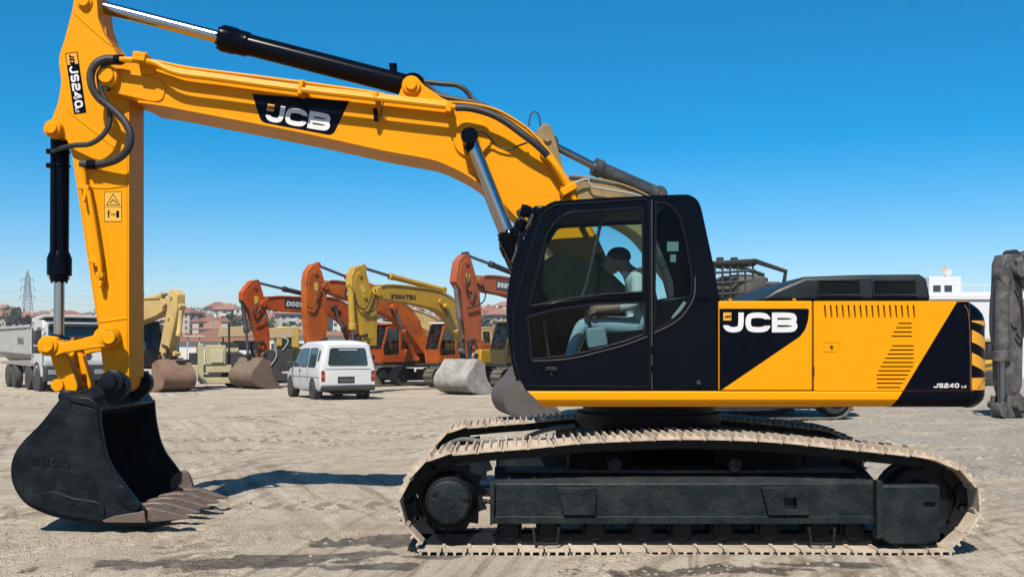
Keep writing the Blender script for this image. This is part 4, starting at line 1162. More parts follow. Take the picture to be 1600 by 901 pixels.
mm = MB(); mm.strip(crv2(pc([(805, 562), (813, 592), (822, 610)]), 4), DC + .051, YF - .051, .02); mm.build('front_sill', BLK, EX)
mm = MB(); mm.strip(crv2(pc([(848, 325), (838, 342)]), 2), DC + .051, YF - .051, .03); mm.build('front_header', BLK, EX)
for y in (DC + .04, YF - .04):   # curved corner posts of the cab
    mm = MB(); mm.tube([(x, y, z) for x, z in pc([(846, 328), (836, 346), (820, 382), (804, 424), (796.5, 470), (797.5, 512), (803.5, 562), (812, 594)])], .026, 10, 4); mm.build('front_post', BLK, EX)
mm = MB(); mm.tube([(x, DC + .10, z) for x, z in pc([(944, 326), (936, 366), (928, 400), (919, 440), (911, 462)])], .014, 8, 3); mm.build('sliding_window_bar', GRYD, EX)
# lamps and bracket at the front of the roof
br = MB(); br.bb(pc([(834, 0)])[0][0], pc([(862, 0)])[0][0], DC + .12, DC + .19, pc([(0, 336)])[0][1], pc([(0, 318)])[0][1]); brk = br.build('lamp_bracket', BLK, EX, .015)
c = W(821, 326, 8.15); mm = MB(); mm.lathe([(0, .02), (0, .048), (.04, .052), (.085, .045), (.09, .02)], c + Vector((-.04, 0, -.01)), (1, .1, -.25), 18); mm.box(c + Vector((.06, .02, -.02)), (.08, .03, .03)); mm.build('work_lamp', BLK, EX)
c = W(813, 352, 8.3); mm = MB(); mm.box(c, (.09, .12, .09), Matrix.Rotation(R(25), 3, 'Y')); mm.build('work_lamp', BLK, EX, .015)
mm = MB(); mm.tube([W(838, 328, 8.4), W(826, 350, 8.4), W(812, 380, 8.4), W(800, 410, 8.4)], .012, 6, 4); mm.tube([W(832, 332, 8.42), W(815, 362, 8.42), W(806, 390, 8.42)], .012, 6, 4); mm.build('wiper', RUB, EX)
# inside: seat, consoles, levers, monitor
INT = paint('interior_grey', (.03, .04, .045), rough=.7)
SEATM = paint('seat_cloth', (.05, .055, .06), rough=.9)
mm = MB(); mm.prism(rounded(pp(8.5, [(990, 420), (1012, 418), (1035, 520), (1010, 530), (998, 480)]), .04), 8.32, 8.78); st = mm.build('operator_seat', SEATM, EX, .03)
mm = MB(); mm.prism(rounded(pp(8.5, [(918, 522), (1015, 514), (1030, 540), (1010, 548), (922, 545)]), .04), 8.30, 8.80); mm.build('seat_cushion', SEATM, st, .03)
mm = MB(); mm.prism(pp(8.5, [(940, 545), (1010, 547), (1010, 596), (945, 596)]), 8.36, 8.74); mm.build('seat_base', INT, st, .01)
CONS = paint('console_blue_grey', (.16, .22, .24), rough=.6)
mm = MB(); mm.prism(rounded(pp(8.22, [(914, 512), (945, 510), (950, 540), (918, 546)]), .03), 8.16, 8.24); mm.build('arm_console', CONS, EX, .015)
mm = MB(); mm.prism(pp(8.85, [(925, 505), (1005, 500), (1010, 590), (935, 590)]), 8.80, 8.92); mm.build('side_console', INT, EX, .015)
for y, px in ((8.25, 918), (8.86, 915)):
    mm = MB(); mm.tube([W(px + 6, 515, y), W(px + 2, 500, y), W(px - 3, 482, y)], .012, 8, 2); mm.ball(W(px - 4, 478, y), .032, (.8, .8, 1.4)); mm.build('control_lever', RUB, EX)
for y in (8.42, 8.62):
    mm = MB(); mm.tube([W(862, 590, y), W(856, 545, y), W(850, 500, y)], .011, 8, 2); mm.box(W(864, 588, y), (.16, .11, .02), Matrix.Rotation(R(-18), 3, 'Y')); mm.build('travel_lever', GRYD, EX)
mm = MB(); mm.box(W(938, 408, 8.80), (.05, .16, .13), Matrix.Rotation(R(-15), 3, 'Y')); mm.tube([W(938, 412, 8.82), W(935, 440, 8.88), W(930, 480, 8.9), W(928, 510, 8.9)], .014, 8, 3); mm.build('monitor', RUB, EX, .008)
for x0, y0, x1, y1 in ((1043, 377, 1061, 392), (1048, 397, 1057, 409)):
    q = pc([(x0, y0), (x1, y0), (x1, y1), (x0, y1)]); mm = MB(); mm.prism3([(x, DC + .022, z) for x, z in q], (0, .002, 0)); mm.build('window_sticker', paint('sticker_grey', (.20, .27, .28), rough=.6), side)
mm = MB(); mm.box(W(1058, 486, 8.3), (.035, .22, .17), Matrix.Rotation(R(38), 3, 'Y')); mm.build('document_pocket', paint('paper_grey', (.42, .44, .43), rough=.8), EX, .004)
mm = MB(); mm.prism(pp(8.6, [(1020, 470), (1085, 462), (1100, 600), (1020, 600)]), 8.2, 8.9); mm.build('rear_shelf', BLKD, EX, .02)
mm = MB(); mm.strip(pc([(870, 328), (1040, 318)]), DC + .06, YF - .06, -.02); mm.build('headliner', INT, EX)
# right-hand side of the deck: tank, tool box, boom foot bracket
FOOT = paint('brown_frame', (.42, .27, .09), rough=.85, var=.4, scale=4, dust=.5, dustcol=(.16, .13, .09))  # brown base with random darker blotches
for y0 in (9.0, 9.72):
    mm = MB(); mm.prism(rounded(pp(9.2, [(838, 612), (843, 412), (872, 398), (948, 424), (985, 460), (1080, 612)]), .05), y0 + (.01 if y0 < 9.5 else 0), y0 + .07); mm.build('boom_foot_bracket', FOOT, EX, .01)
mm = MB(); mm.bb(W(1000, 0, 9.95).x, X8(1126) - .01, 9.95, 10.78, Z8(611), 1.80); mm.build('fuel_tank', YEL, EX, .03)
mm = MB(); mm.bb(W(850, 0, 9.95).x + .1, W(998, 0, 9.95).x, 9.95, 10.78, Z8(611), 1.60); mm.build('tool_box', YEL, EX, .03)

# ---------------------------------------------------------------- the operator
ORG = None
def skinned(verts, edges, name, mats, pick, root=0, sub=2):
    me = bpy.data.meshes.new(name)
    me.from_pydata([v[0] for v in verts], edges, [])
    o = bpy.data.objects.new('tmp', me); COL.objects.link(o)
    sk_ = o.modifiers.new('s', 'SKIN'); sk_.use_smooth_shade = True
    sl = me.skin_vertices[0].data
    for i, v in enumerate(verts):
        sl[i].radius = v[1] if isinstance(v[1], tuple) else (v[1], v[1])
        sl[i].use_root = (i == root)
    ss = o.modifiers.new('u', 'SUBSURF'); ss.levels = sub; ss.render_levels = sub
    dg = bpy.context.evaluated_depsgraph_get()
    out = bpy.data.meshes.new_from_object(o.evaluated_get(dg))
    bpy.data.objects.remove(o)
    out.name = name; out.materials.clear()
    for m_ in mats: out.materials.append(m_)
    for p in out.polygons:
        p.material_index = pick(p.center); p.use_smooth = True
    return out
SHIRT = paint('grey_shirt', (.62, .66, .66), rough=.9, var=.15, scale=9, bump=.3, bscale=18)
JEAN = paint('washed_jeans', (.40, .52, .60), rough=.9, var=.25, scale=8, bump=.3, bscale=25)
SKIN = paint('tanned_skin', (.30, .16, .10), rough=.55, var=.1)
HAIR = paint('dark_hair', (.012, .010, .009), rough=.6, var=.3, scale=20)
SHOEB = paint('dark_shoe', (.02, .018, .016), rough=.6)
yp = 8.53
V = []
E = []
def vv_(px, py, y, r): V.append((tuple(W(px, py, 8.5)[i] if i != 1 else y for i in range(3)), r)); return len(V) - 1
pel = vv_(1000, 507, yp, (.155, .125))
ab = vv_(1003, 480, yp, (.145, .12)); chn = vv_(1000, 452, yp, (.165, .125)); up = vv_(991, 430, yp, (.15, .10)); nk = vv_(981, 422, yp, .055); hd1 = vv_(972, 412, yp, .072); hd2 = vv_(966, 400, yp, .078)
E += [(pel, ab), (ab, chn), (chn, up), (up, nk), (nk, hd1), (hd1, hd2)]
for s in (-1, 1):
    sh = vv_(994, 436, yp + s * .17, .065); el = vv_(990, 477, yp + s * .235, .05); wr = vv_(942, 484, yp + s * .25, .034); pm = vv_(930, 484, yp + s * .25, (.042, .026))
    E += [(up, sh), (sh, el), (el, wr), (wr, pm)]
    for k in range(4):   # fingers curled round the lever
        f1 = vv_(924, 481 + k * 3, yp + s * .25 - .028, .011); f2 = vv_(918, 483 + k * 3, yp + s * .25 - .03 + .02, .010); f3 = vv_(919, 485 + k * 3, yp + s * .25 + .02, .009)
        E += [(pm, f1), (f1, f2), (f2, f3)]
    t1 = vv_(930, 477, yp + s * .25 + .02, .012); t2 = vv_(923, 475, yp + s * .25 + .025, .010); E += [(pm, t1), (t1, t2)]
    hp = vv_(992, 512, yp + s * .10, .095); kn = vv_(908 + (8 if s > 0 else 0), 505, yp + s * .17, .068); an = vv_(886 + (8 if s > 0 else 0), 566, yp + s * .16, .045); hl = vv_(886 + (8 if s > 0 else 0), 580, yp + s * .16, .04); to = vv_(862 + (8 if s > 0 else 0), 588, yp + s * .17, (.042, .028))
    E += [(pel, hp), (hp, kn), (kn, an), (an, hl), (hl, to)]
xw, zw = W(1000, 497, 8.5).x, W(1000, 497, 8.5).z
zs = W(0, 560, 8.5).z; xwr = W(965, 0, 8.5).x; znk = W(0, 426, 8.5).z; z_el = W(0, 500, 8.5).z
def pick(c):
    if c.z < zs: return 3
    if c.z > znk: return 2
    if c.x < xwr and c.z > z_el and c.z < W(0, 470, 8.5).z and abs(c.y - yp) > .16: return 2
    if c.z > zw and c.x > W(960, 0, 8.5).x: return 0
    return 1
pm_ = skinned(V, E, 'person', [SHIRT, JEAN, SKIN, SHOEB], pick, pel)
person = link('person', pm_)
tag(person, 'person in a grey shirt and washed jeans bending forward in the cab seat', 'person')
hc = W(965, 405, 8.5); hc.y = yp
mm = MB(); mm.ball(hc + Vector((.014, 0, .028)), .092, (1.10, .84, .86), 16); mm.build('hair', HAIR, person)
mm = MB(); mm.ball(hc + Vector((-.045, 0, -.035)), .085, (.85, .8, 1.05), 14); mm.loft([[hc + Vector((-.10, -.006, -.005)), hc + Vector((-.10, .006, -.005)), hc + Vector((-.115, 0, -.01))], [hc + Vector((-.105, -.016, -.055)), hc + Vector((-.105, .016, -.055)), hc + Vector((-.135, 0, -.05))]]); mm.build('face', SKIN, person)
for s in (-1, 1):
    mm = MB(); mm.ball(hc + Vector((-.005, s * .085, -.03)), .03, (.7, .35, 1.1), 8); mm.build('ear', SKIN, person)
    mm = MB(); mm.ball(hc + Vector((-.105, s * .03, -.012)), .012, (1, 1, .8), 8); mm.build('eye', HAIR, person)
mm = MB(); mm.box(hc + Vector((-.108, 0, -.082)), (.012, .045, .008)); mm.build('mouth', paint('lip', (.2, .08, .06)), person)
# ---------------------------------------------------------------- machines parked behind
ORG = None
bk_h = Vector(pp(D0, [(177, 596)])[0])
BPROF = [(x - bk_h.x, z - bk_h.y) for x, z in back]
FPROF = [(x - bk_h.x, z - bk_h.y) for x, z in front]
def rot2(p, a, k): return (k * (p[0] * math.cos(a) - p[1] * math.sin(a)), k * (p[0] * math.sin(a) + p[1] * math.cos(a)))

class Yard:
    """a machine standing at distance d, its middle seen at px, turned by yaw; L() gives its own side-view coordinates"""
    def __init__(s, name, label, cat, px, d, yaw, group=None):
        s.d = d; s.X0 = (px - CX) * d / FPX; s.g = gz(s.X0, d)
        s.c, s.s = math.cos(R(yaw)), math.sin(R(yaw))
        s.o = thing(name, label, cat, (s.X0, d, s.g), R(yaw), group)
    def L(s, px, py, yl=0.):
        u = (px - CX) / FPX
        x = (u * (s.d + yl * s.c) - s.X0 + yl * s.s) / (s.c - u * s.s)
        Y = s.d + x * s.s + yl * s.c
        return (x, CAMH - (py - HY) * Y / FPX - s.g)

GLD = paint('dark_window', (.012, .022, .026), rough=.08, var=.3, spec=.8)
BGB = paint('worn_black', (.012, .014, .016), rough=.6, var=.4, dust=.3, dustcol=(.10, .09, .075))
BGT = paint('old_track', (.10, .085, .07), rough=.85, var=.4, scale=4, dust=.5, dustcol=(.30, .25, .19))
BGC = paint('old_chrome', (.35, .36, .37), rough=.3, metal=1)

STK = paint('sticker_yellow', (.75, .5, .06), rough=.6, var=.4, scale=9)
def track_unit(parent, yl, mat, length=4.2, w=.6, h=.95, name='crawler_track'):
    r = h / 2 - .03
    pts = []
    n = 7
    xa = length / 2 - r
    for k in range(n + 1):
        a = -math.pi / 2 + math.pi * k / n; pts.append((xa + r * math.cos(a), h / 2 + r * math.sin(a)))
    for k in range(n + 1):
        a = math.pi / 2 + math.pi * k / n; pts.append((-xa + r * math.cos(a), h / 2 + r * math.sin(a)))
    mm = MB(); mm.strip(pts + [pts[0]], yl - w / 2, yl + w / 2, .03)
    tr = mm.build(name, BGT, parent)
    mm = MB()
    P, ln = resample(pts, int(length * 10))
    for p, t in P:
        nn = Vector((t.y, -t.x))
        if nn.dot(p - Vector((0, h / 2))) < 0: nn = -nn
        a = p + nn * .025
        mm.box((a.x, yl, a.y), (.03, w, .05), Matrix.Rotation(-math.atan2(t.y, t.x), 3, 'Y'))
    g = mm.build('track_shoes', BGT, tr, smooth=0); g['kind'] = 'stuff'
    mm = MB(); mm.bb(-xa, xa, yl - w * .32, yl + w * .32, .25, .62); mm.build('track_frame', BGB, tr, .03)
    for x, nm in ((-xa, 'idler'), (xa, 'sprocket')):
        mm = MB(); mm.lathe([(0, .1), (0, .33), (.05, .36), (.45, .36), (.5, .33), (.5, .1)], (x, yl - .25, h / 2), (0, 1, 0), 20); mm.cyl((x, yl - .3, h / 2), (x, yl + .3, h / 2), .17, n=16); mm.build(nm, BGB, tr)
    return tr

def ram_bg(Y, name, a, g, b, rb, rr, bm, yl=0., w=0):
    """rod a->g, barrel g->b given as picture positions"""
    A, G, B = [Vector((p[0], yl, p[1])) for p in (Y.L(*a, yl), Y.L(*g, yl), Y.L(*b, yl))]
    ax = (B - G).normalized(); L = (B - G).length
    mm = MB(); mm.lathe([(0, rb * .8), (.02, rb * 1.2), (.22, rb * 1.2), (.25, rb), (L - .05, rb), (L, rb * .6)], G, ax, 14)
    br = mm.build(name, bm, Y.o)
    mm = MB(); mm.cyl(A, G + ax * .05, rr, n=12); mm.build('rod', BGC, br)
    for p in (A, B):
        mm = MB(); mm.cyl(p + Vector((0, -.13, 0)), p + Vector((0, .13, 0)), rb * 1.1, n=12); mm.build('pin', bm, br)
    return br

def bucket_bg(Y, hinge, k, ang, mat, teeth=6, w=1.9):
    hx, hz = Y.L(*hinge)
    def tr(p):
        q = rot2(p, ang, k); return (hx + q[0], hz + q[1])
    bk, fr = [tr(p) for p in BPROF], [tr(p) for p in FPROF]
    # stand it on the ground
    dz = min(z for x, z in bk) - .02
    if dz < .25: bk = [(x, z - dz) for x, z in bk]; fr = [(x, z - dz) for x, z in fr]
    else: dz = 0
    mm = MB(); mm.strip(bk, -w / 2 + .01, w / 2 - .01, -.04); b = mm.build('bucket', mat, Y.o)
    for y in (-w / 2, w / 2 - .04):
        mm = MB(); mm.prism(bk + fr, y, y + .04); mm.build('side_plate', mat, b)
    for fr_ in (.45, .62, .8):
        i0 = int(fr_ * (len(bk) - 1)); a_, b_ = Vector(bk[i0 - 1]), Vector(bk[i0 + 1]); t_ = (b_ - a_).normalized()
        mm = MB(); c_b = Vector(bk[i0]); mm.box((c_b.x, 0, c_b.y), (.13, w * .98, .05), Matrix.Rotation(-math.atan2(t_.y, t_.x), 3, 'Y')); mm.build('wear_strip', STL, b, .01)
    for y in (-w / 2 - .012, w / 2 + .002):
        mm = MB(); q = [Vector(p) for p in fr]; c_b = sum((Vector(p) for p in bk), Vector((0, 0))) / len(bk)
        mm.prism([tuple(p) for p in q] + [tuple(p.lerp(c_b, .22)) for p in q[::-1]], y, y + .01); mm.build('edge_plate', mat, b)
    e = bk[-1]; d_ = Vector((bk[-1][0] - bk[-4][0], bk[-1][1] - bk[-4][1])).normalized(); n_ = Vector((-d_.y, d_.x))
    for q in range(teeth):
        y = -w / 2 + .09 + q * (w - .18) / (teeth - 1)
        mm = MB(); a = Vector(e)
        mm.loft([[(a.x - d_.x * .1 + n_.x * t, y + s_ * .06, a.y - d_.y * .1 + n_.y * t) for s_, t in ((-1, .09), (1, .09), (1, -.02), (-1, -.02))],
                 [(a.x + d_.x * .28, y + s_ * .04, a.y + d_.y * .28 + t) for s_, t in ((-1, .02), (1, .02), (1, 0), (-1, 0))]])
        mm.build('tooth', STL, b)
    for y in (-.3, .2):
        mm = MB(); q = [tr(p) for p in ((-.30, -.28), (-.22, -.05), (-.02, .10), (.1, .06), (.12, -.08), (-.05, -.32))]
        mm.prism([(x, z - dz) for x, z in q], y, y + .1); mm.build('hinge_ear', mat, b, .02)
    return b, (hx, hz - dz)

def excavator_bg(label, px, d, yaw, body, boomc, stick, hinge, rams, bucketmat, text=None, cab=True, roof=None, k=1.15, bang=0., group='excavators parked in the row behind', rammat=None, bkw=1.9, tracks=True, bw=.28, armmat=None, textmat=None, platemat=None, glassm=None, cabcol=None, hoses=(), weight=None):
    Y = Yard('excavator', label, 'excavator', px, d, yaw, group)
    o = Y.o
    arm = armmat or body
    rammat = rammat or BGB
    # boom of varying depth
    C = crv([(*Y.L(x, y), h) for x, y, h in boomc], 4)
    tp, bt_ = [], []
    for i, p in enumerate(C):
        t = (C[min(i + 1, len(C) - 1)] - C[max(i - 1, 0)]); t.z = 0; t = t.normalized(); n = Vector((-t.y, t.x))
        if n.y < 0 and abs(t.x) > .3: n = -n
        if i and n.dot(nl) < 0: n = -n
        nl = n
        tp.append((p.x + n.x * p.z, p.y + n.y * p.z)); bt_.append((p.x - n.x * p.z, p.y - n.y * p.z))
    mm = MB(); mm.prism(tp + bt_[::-1], -bw, bw); bm_ = mm.build('boom', arm, o, .02)
    for e in (-bw - .03, bw + .03):
        mm = MB(); mm.tube([(x, e, z + .02) for x, z in tp[2:-4]], .025, 6); mm.build('boom_pipe', arm, bm_)
    mm = MB(); mm.cyl((C[0].x, -bw - .08, C[0].y), (C[0].x, bw + .08, C[0].y), .13, n=14); mm.build('tip_pin', arm, bm_)
    mid = C[len(C) * 5 // 9]
    mm = MB(); mm.cyl((mid.x, -bw - .1, mid.y), (mid.x, bw + .1, mid.y), .14, n=14); mm.build('cylinder_pin', arm, bm_)
    # stick
    sp2 = [Y.L(x, y) for x, y in stick]
    mm = MB(); mm.prism(sp2, -.19, .19); sk2 = mm.build('stick', arm, o, .02)
    top_ = sorted(sp2, key=lambda p: -p[1])[:4]
    cxm = sum(p[0] for p in sp2) / len(sp2); czm = sum(p[1] for p in sp2) / len(sp2)
    q = [(cxm + (x - cxm) * .80, czm + (z - czm) * .86) for x, z in sp2]
    mm = MB(); mm.prism(q, -.205, .205); mm.build('web_plate', arm, sk2, .012)
    tx, tz = sum(p[0] for p in top_) / 4, sum(p[1] for p in top_) / 4
    mm = MB(); e_ = Vector((cxm - tx, czm - tz)).normalized(); c0_ = Vector((tx, tz)) + e_ * .62; n0_ = Vector((-e_.y, e_.x))
    if body in (ORG1, ORG2, ORG3, KYEL): mm.prism3([(p.x, -.208, p.y) for p in (c0_ + n0_ * .10, c0_ - n0_ * .10, c0_ - n0_ * .10 + e_ * .34, c0_ + n0_ * .10 + e_ * .34)], (0, -.004, 0)); mm.build('sticker', STK, sk2)
    for p_ in (Vector((tx, tz)) + e_ * .22, Vector((cxm, czm)), Vector(min(sp2, key=lambda p: p[1])) - e_ * .15):
        mm = MB(); mm.cyl((p_.x, -.26, p_.y), (p_.x, .26, p_.y), .085, n=12); mm.build('pin_boss', arm, sk2)
    for hz_ in hoses:
        mm = MB(); mm.tube([(Y.L(x, y, -.3)[0], -.3, Y.L(x, y, -.3)[1]) for x, y in hz_], .03, 6, 4); mm.build('hose', RUB, sk2)
    for nm, a, g, b, rb, rr, mt, yl in rams:
        ram_bg(Y, nm, a, g, b, rb, rr, mt or rammat, yl)
    if hinge:
        bk_, (hx, hz) = bucket_bg(Y, hinge, k, bang, bucketmat, w=bkw)
        # links between stick end and bucket
        e = min(sp2, key=lambda p: p[1])
        for y in (-.26, .2):
            mm = MB(); mm.tube([(e[0] - .35, y, e[1] + .35), (hx - .28, y, hz - .05)], .07, 8); mm.tube([(e[0] - .35, y, e[1] + .35), (e[0] + .05, y, e[1] + .45)], .06, 8); mm.build('bucket_link', BGB, o)
        mm = MB(); mm.cyl((hx, -.36, hz), (hx, .36, hz), .1, n=12); mm.build('hinge_pin', BGB, o)
        mm = MB(); mm.box(((hx + e[0]) / 2, 0, (hz + e[1]) / 2), (.25, .36, abs(e[1] - hz) + .3)); mm.build('stick_end', arm, o, .05)
    # upper body
    gl = glassm or GLB
    cc = cabcol or body
    mm = MB(); mm.bb(-1.5, 2.4, -1.3, 1.3, .98, 1.1); mm.build('deck', BGB, o, .02)
    mm = MB(); mm.bb(.45, 2.1, -1.34, 1.34, 1.1, 2.05); hs = mm.build('engine_housing', body, o, .05)
    mm = MB(); mm.bb(.9, 2.0, -.9, .9, 2.05, 2.22); mm.build('bonnet', body, hs, .06)
    mm = MB(); mm.cyl((1.7, .6, 2.2), (1.7, .6, 2.7), .06, n=10); mm.build('exhaust', BGB, hs)
    for y in (-1.345, 1.345):
        for q in range(5):
            mm = MB(); mm.box((1.55, y, 1.35 + q * .09), (.5, .012, .04)); mm.build('louvre', BGB, hs)
    pl = crv2([(2.05, -1.34), (2.4, -1.22), (2.7, -.7), (2.78, 0), (2.7, .7), (2.4, 1.22), (2.05, 1.34)], 3)
    mm = MB(); mm.prismz(pl, 1.02, 2.0); mm.build('counterweight', weight or body, o, .06)
    mm = MB(); mm.bb(-1.3, .44, .42, 1.34, 1.1, 1.75); mm.build('tool_box', body, o, .05)
    if cab:
        side = [(-1.45, 1.12), (-1.55, 1.75), (-1.2, 2.85), (-1.05, 2.93), (.25, 2.96), (.36, 2.85), (.42, 1.12)]
        h1 = rounded([(-1.42, 1.85), (-1.10, 2.75), (-.42, 2.78), (-.42, 1.5), (-1.38, 1.45)], .06)
        h2 = rounded([(-.28, 1.75), (-.28, 2.78), (.2, 2.78), (.28, 1.75)], .06)
        for y in (-1.33, -.40):
            pl_ = plate('cab_side', side, [h1, h2], y, y + .05, cc, o, .015)
            for hh in (h1, h2):
                mm = MB(); mm.add([(x, y + .02, z) for x, z in hh], [tuple(range(len(hh)))]); mm.build('cab_window', gl, pl_, smooth=0)
        mm = MB(); mm.strip([(-1.55, 1.75), (-1.2, 2.85)], -1.27, -.41, .012); mm.build('front_window', gl, o)
        mm = MB(); mm.strip([(-1.45, 1.12), (-1.55, 1.75)], -1.27, -.41, .03); mm.build('front_panel', cc, o)
        mm = MB(); mm.strip([(.36, 2.85), (.42, 1.12)], -1.27, -.41, .03); mm.build('rear_panel', cc, o)
        mm = MB(); mm.bb(-1.25, .40, -1.36, -.32, 2.93, 3.02); mm.build('cab_roof', roof or cc, o, .03)
        mm = MB(); mm.bb(-.5, -.1, -1.1, -.6, 1.12, 1.6); mm.bb(-.2, -.05, -1.1, -.6, 1.6, 2.3); mm.build('operator_seat', BGB, o, .05)
    if tracks:
        track_unit(o, -1.2, BGT); track_unit(o, 1.2, BGT)
        mm = MB(); mm.bb(-.9, .9, -.95, .95, .35, .8); mm.cyl((0, 0, .8), (0, 0, .99), .62, n=24); mm.build('carbody', BGB, o, .03)
    if text:
        word, p0, p1, hpx, italic, pw = text
        a, b = [Vector((q[0], -bw - .012, q[1])) for q in (Y.L(*p0, -bw), Y.L(*p1, -bw))]
        u = (b - a).normalized(); v = Vector((-u.z, 0, u.x))
        h = hpx * (d - 2) / FPX
        if platemat:
            e = h * .35
            mm = MB(); mm.prism3([a - u * e - v * e, b + u * e * 1.2 - v * e, b + u * e * 1.2 + v * (h + e), a - u * e + v * (h + e)], (0, .010, 0)); mm.build('name_plate', platemat, bm_)
        wl = ((b - a).length / h + .14) / len(word) - .16
        lettering('maker_lettering', word, a, u, v, h, textmat, bm_, w=wl, T=.24, gap=.16, th=.006, slant=italic)
    return Y

ORG1 = paint('faded_orange_red', (.56, .090, .008), rough=.5, var=.4, scale=1.2, dust=.85, dustcol=(.15, .045, .02), dscale=1.6, spec=.2, bump=.2, bscale=5)
ORG2 = paint('rusty_orange', (.60, .125, .010), rough=.5, var=.4, scale=1.4, dust=.85, dustcol=(.16, .055, .025), dscale=1.6, spec=.2, bump=.2, bscale=5)
ORG3 = paint('pale_red', (.46, .105, .035), rough=.6, var=.4, scale=1.5, dust=.8, dustcol=(.24, .12, .075), dscale=1.8, spec=.2, bump=.2, bscale=5)
KYEL = paint('mustard_yellow', (.58, .34, .015), rough=.45, var=.25, scale=1.3, dust=.6, dustcol=(.30, .18, .04), dscale=1.4)
CREAM = paint('cream_yellow', (.66, .45, .15), rough=.55, var=.25, scale=1.3, dust=.6, dustcol=(.38, .28, .14), dscale=1.5)
KHAKI = paint('muddy_khaki', (.27, .19, .07), rough=.7, var=.3, scale=1.6, dust=.5, dustcol=(.22, .17, .10), dscale=2.5)
GREY = paint('scraped_grey', (.075, .07, .068), rough=.5, var=.6, scale=3, dust=.7, dustcol=(.24, .22, .20), dscale=5, bump=.4, bscale=12, spec=.3)
BUKB = paint('brown_bucket', (.17, .11, .075), rough=.7, var=.4, scale=2, dust=.5, dustcol=(.27, .22, .17), dscale=3)
BUKG = paint('pale_grey_bucket', (.40, .38, .34), rough=.85, var=.4, scale=2.4, dust=.85, dustcol=(.16, .14, .12), dscale=2.6, bump=.6, bscale=7)
BUKR = paint('rust_bucket', (.22, .12, .075), rough=.7, var=.4, scale=2, dust=.5, dustcol=(.40, .30, .22), dscale=2)
NAVY = paint('print_navy', (.01, .015, .05), rough=.5)
WROOF = paint('white_roof', (.72, .72, .70), rough=.6, var=.08)

excavator_bg('faded orange excavator with a brown bucket between the paving machines and the van', 607, 51.8, 47, ORG1,
    [(406, 475, .17), (425, 474, .30), (460, 476, .34), (495, 477, .38), (520, 481, .42), (540, 495, .42), (558, 520, .36), (580, 548, .3)],
    [(383, 447), (390, 439), (397, 437), (403, 442), (408, 460), (414, 490), (418, 520), (418, 546), (406, 548), (398, 520), (388, 487), (376, 469), (376, 457)],
    (408, 560), [('stick_cylinder', (400, 441), (442, 451), (525, 471), .11, .06, None, 0), ('bucket_cylinder', (388, 556), (385, 520), (379, 470), .10, .06, None, 0), ('boom_cylinder', (522, 480), (535, 510), (556, 566), .10, .06, None, -.42)],
    BUKB, ('DOOSAN', (447, 478), (487, 481), 7.5, .2, 1), platemat=NAVY, textmat=WHT, k=1.25, hoses=([(404, 472), (396, 480), (396, 492), (404, 486), (408, 478)], [(398, 505), (410, 500), (418, 490)]))
excavator_bg('rusty orange excavator with a white cab roof, its stick behind the van roof', 692, 49.6, 47, ORG2,
    [(502, 448, .2), (520, 450, .3), (560, 461, .4), (600, 476, .46), (625, 492, .46), (643, 514, .4), (662, 546, .3)],
    [(475, 500), (474, 440), (477, 424), (485, 413), (493, 413), (499, 425), (506, 450), (508, 505), (504, 545), (480, 545)],
    (492, 558), [('stick_cylinder', (495, 414), (540, 432), (622, 462), .11, .06, ORG1, 0), ('bucket_cylinder', (480, 545), (479, 500), (477, 446), .09, .06, ORG2, 0), ('boom_cylinder', (614, 480), (630, 515), (650, 560), .10, .06, ORG2, -.46)],
    BUKB, ('DOOSAN', (541, 461), (580, 468), 8, .2, 1), platemat=NAVY, textmat=WHT, roof=WROOF, k=.95, bkw=1.1, hoses=([(500, 446), (495, 470), (488, 482), (479, 478)],))
excavator_bg('mustard yellow excavator with dark lettering along its boom', 792, 47.6, 48, KYEL,
    [(583, 458, .2), (600, 457, .30), (640, 462, .35), (675, 469, .40), (698, 482, .42), (715, 505, .38), (736, 545, .3)],
    [(545, 432), (550, 419), (560, 415), (566, 417), (570, 435), (577, 455), (583, 470), (585, 500), (584, 540), (566, 540), (557, 490), (552, 460), (545, 450)],
    (574, 558), [('stick_cylinder', (566, 418), (608, 431), (692, 453), .12, .06, KYEL, 0), ('bucket_cylinder', (553, 545), (551, 515), (548, 445), .14, .07, KYEL, 0), ('boom_cylinder', (697, 478), (712, 515), (728, 560), .10, .06, KYEL, -.46)],
    BUKB, ('KOMATSU', (611, 466), (649, 467.5), 6.5, .05, 0), textmat=NAVY, cabcol=paint('cab_dark_yellow', (.10, .08, .03), rough=.5), k=.95, bkw=1.1, hoses=([(582, 455), (578, 470), (570, 483), (560, 478), (553, 462)], [(586, 452), (590, 470), (584, 485), (568, 488)]))
excavator_bg('pale red excavator with a light grey bucket right beside the foreground cab', 925, 45.8, 46, ORG3,
    [(742, 441, .2), (758, 444, .32), (790, 449, .36), (830, 462, .42), (868, 485, .42), (890, 530, .32)],
    [(709, 425), (712, 408), (720, 398), (727, 397), (731, 405), (737, 425), (744, 450), (747, 490), (748, 545), (734, 548), (722, 490), (716, 455), (707, 440)],
    (735, 556), [('stick_cylinder', (727, 398), (765, 412), (835, 440), .11, .06, BGB, 0), ('bucket_cylinder', (722, 548), (718, 500), (711, 436), .10, .065, GREY, 0), ('boom_cylinder', (842, 470), (850, 500), (866, 560), .10, .06, BGB, -.46)],
    BUKG, ('DOOSAN', (777, 449), (806, 452.5), 8, .1, 1), platemat=paint('plate_teal', (.03, .07, .10), rough=.5), textmat=WHT, k=1.25, hoses=([(746, 437), (758, 455), (756, 470), (744, 478), (730, 482)], [(732, 425), (728, 450), (736, 465), (742, 450)]))
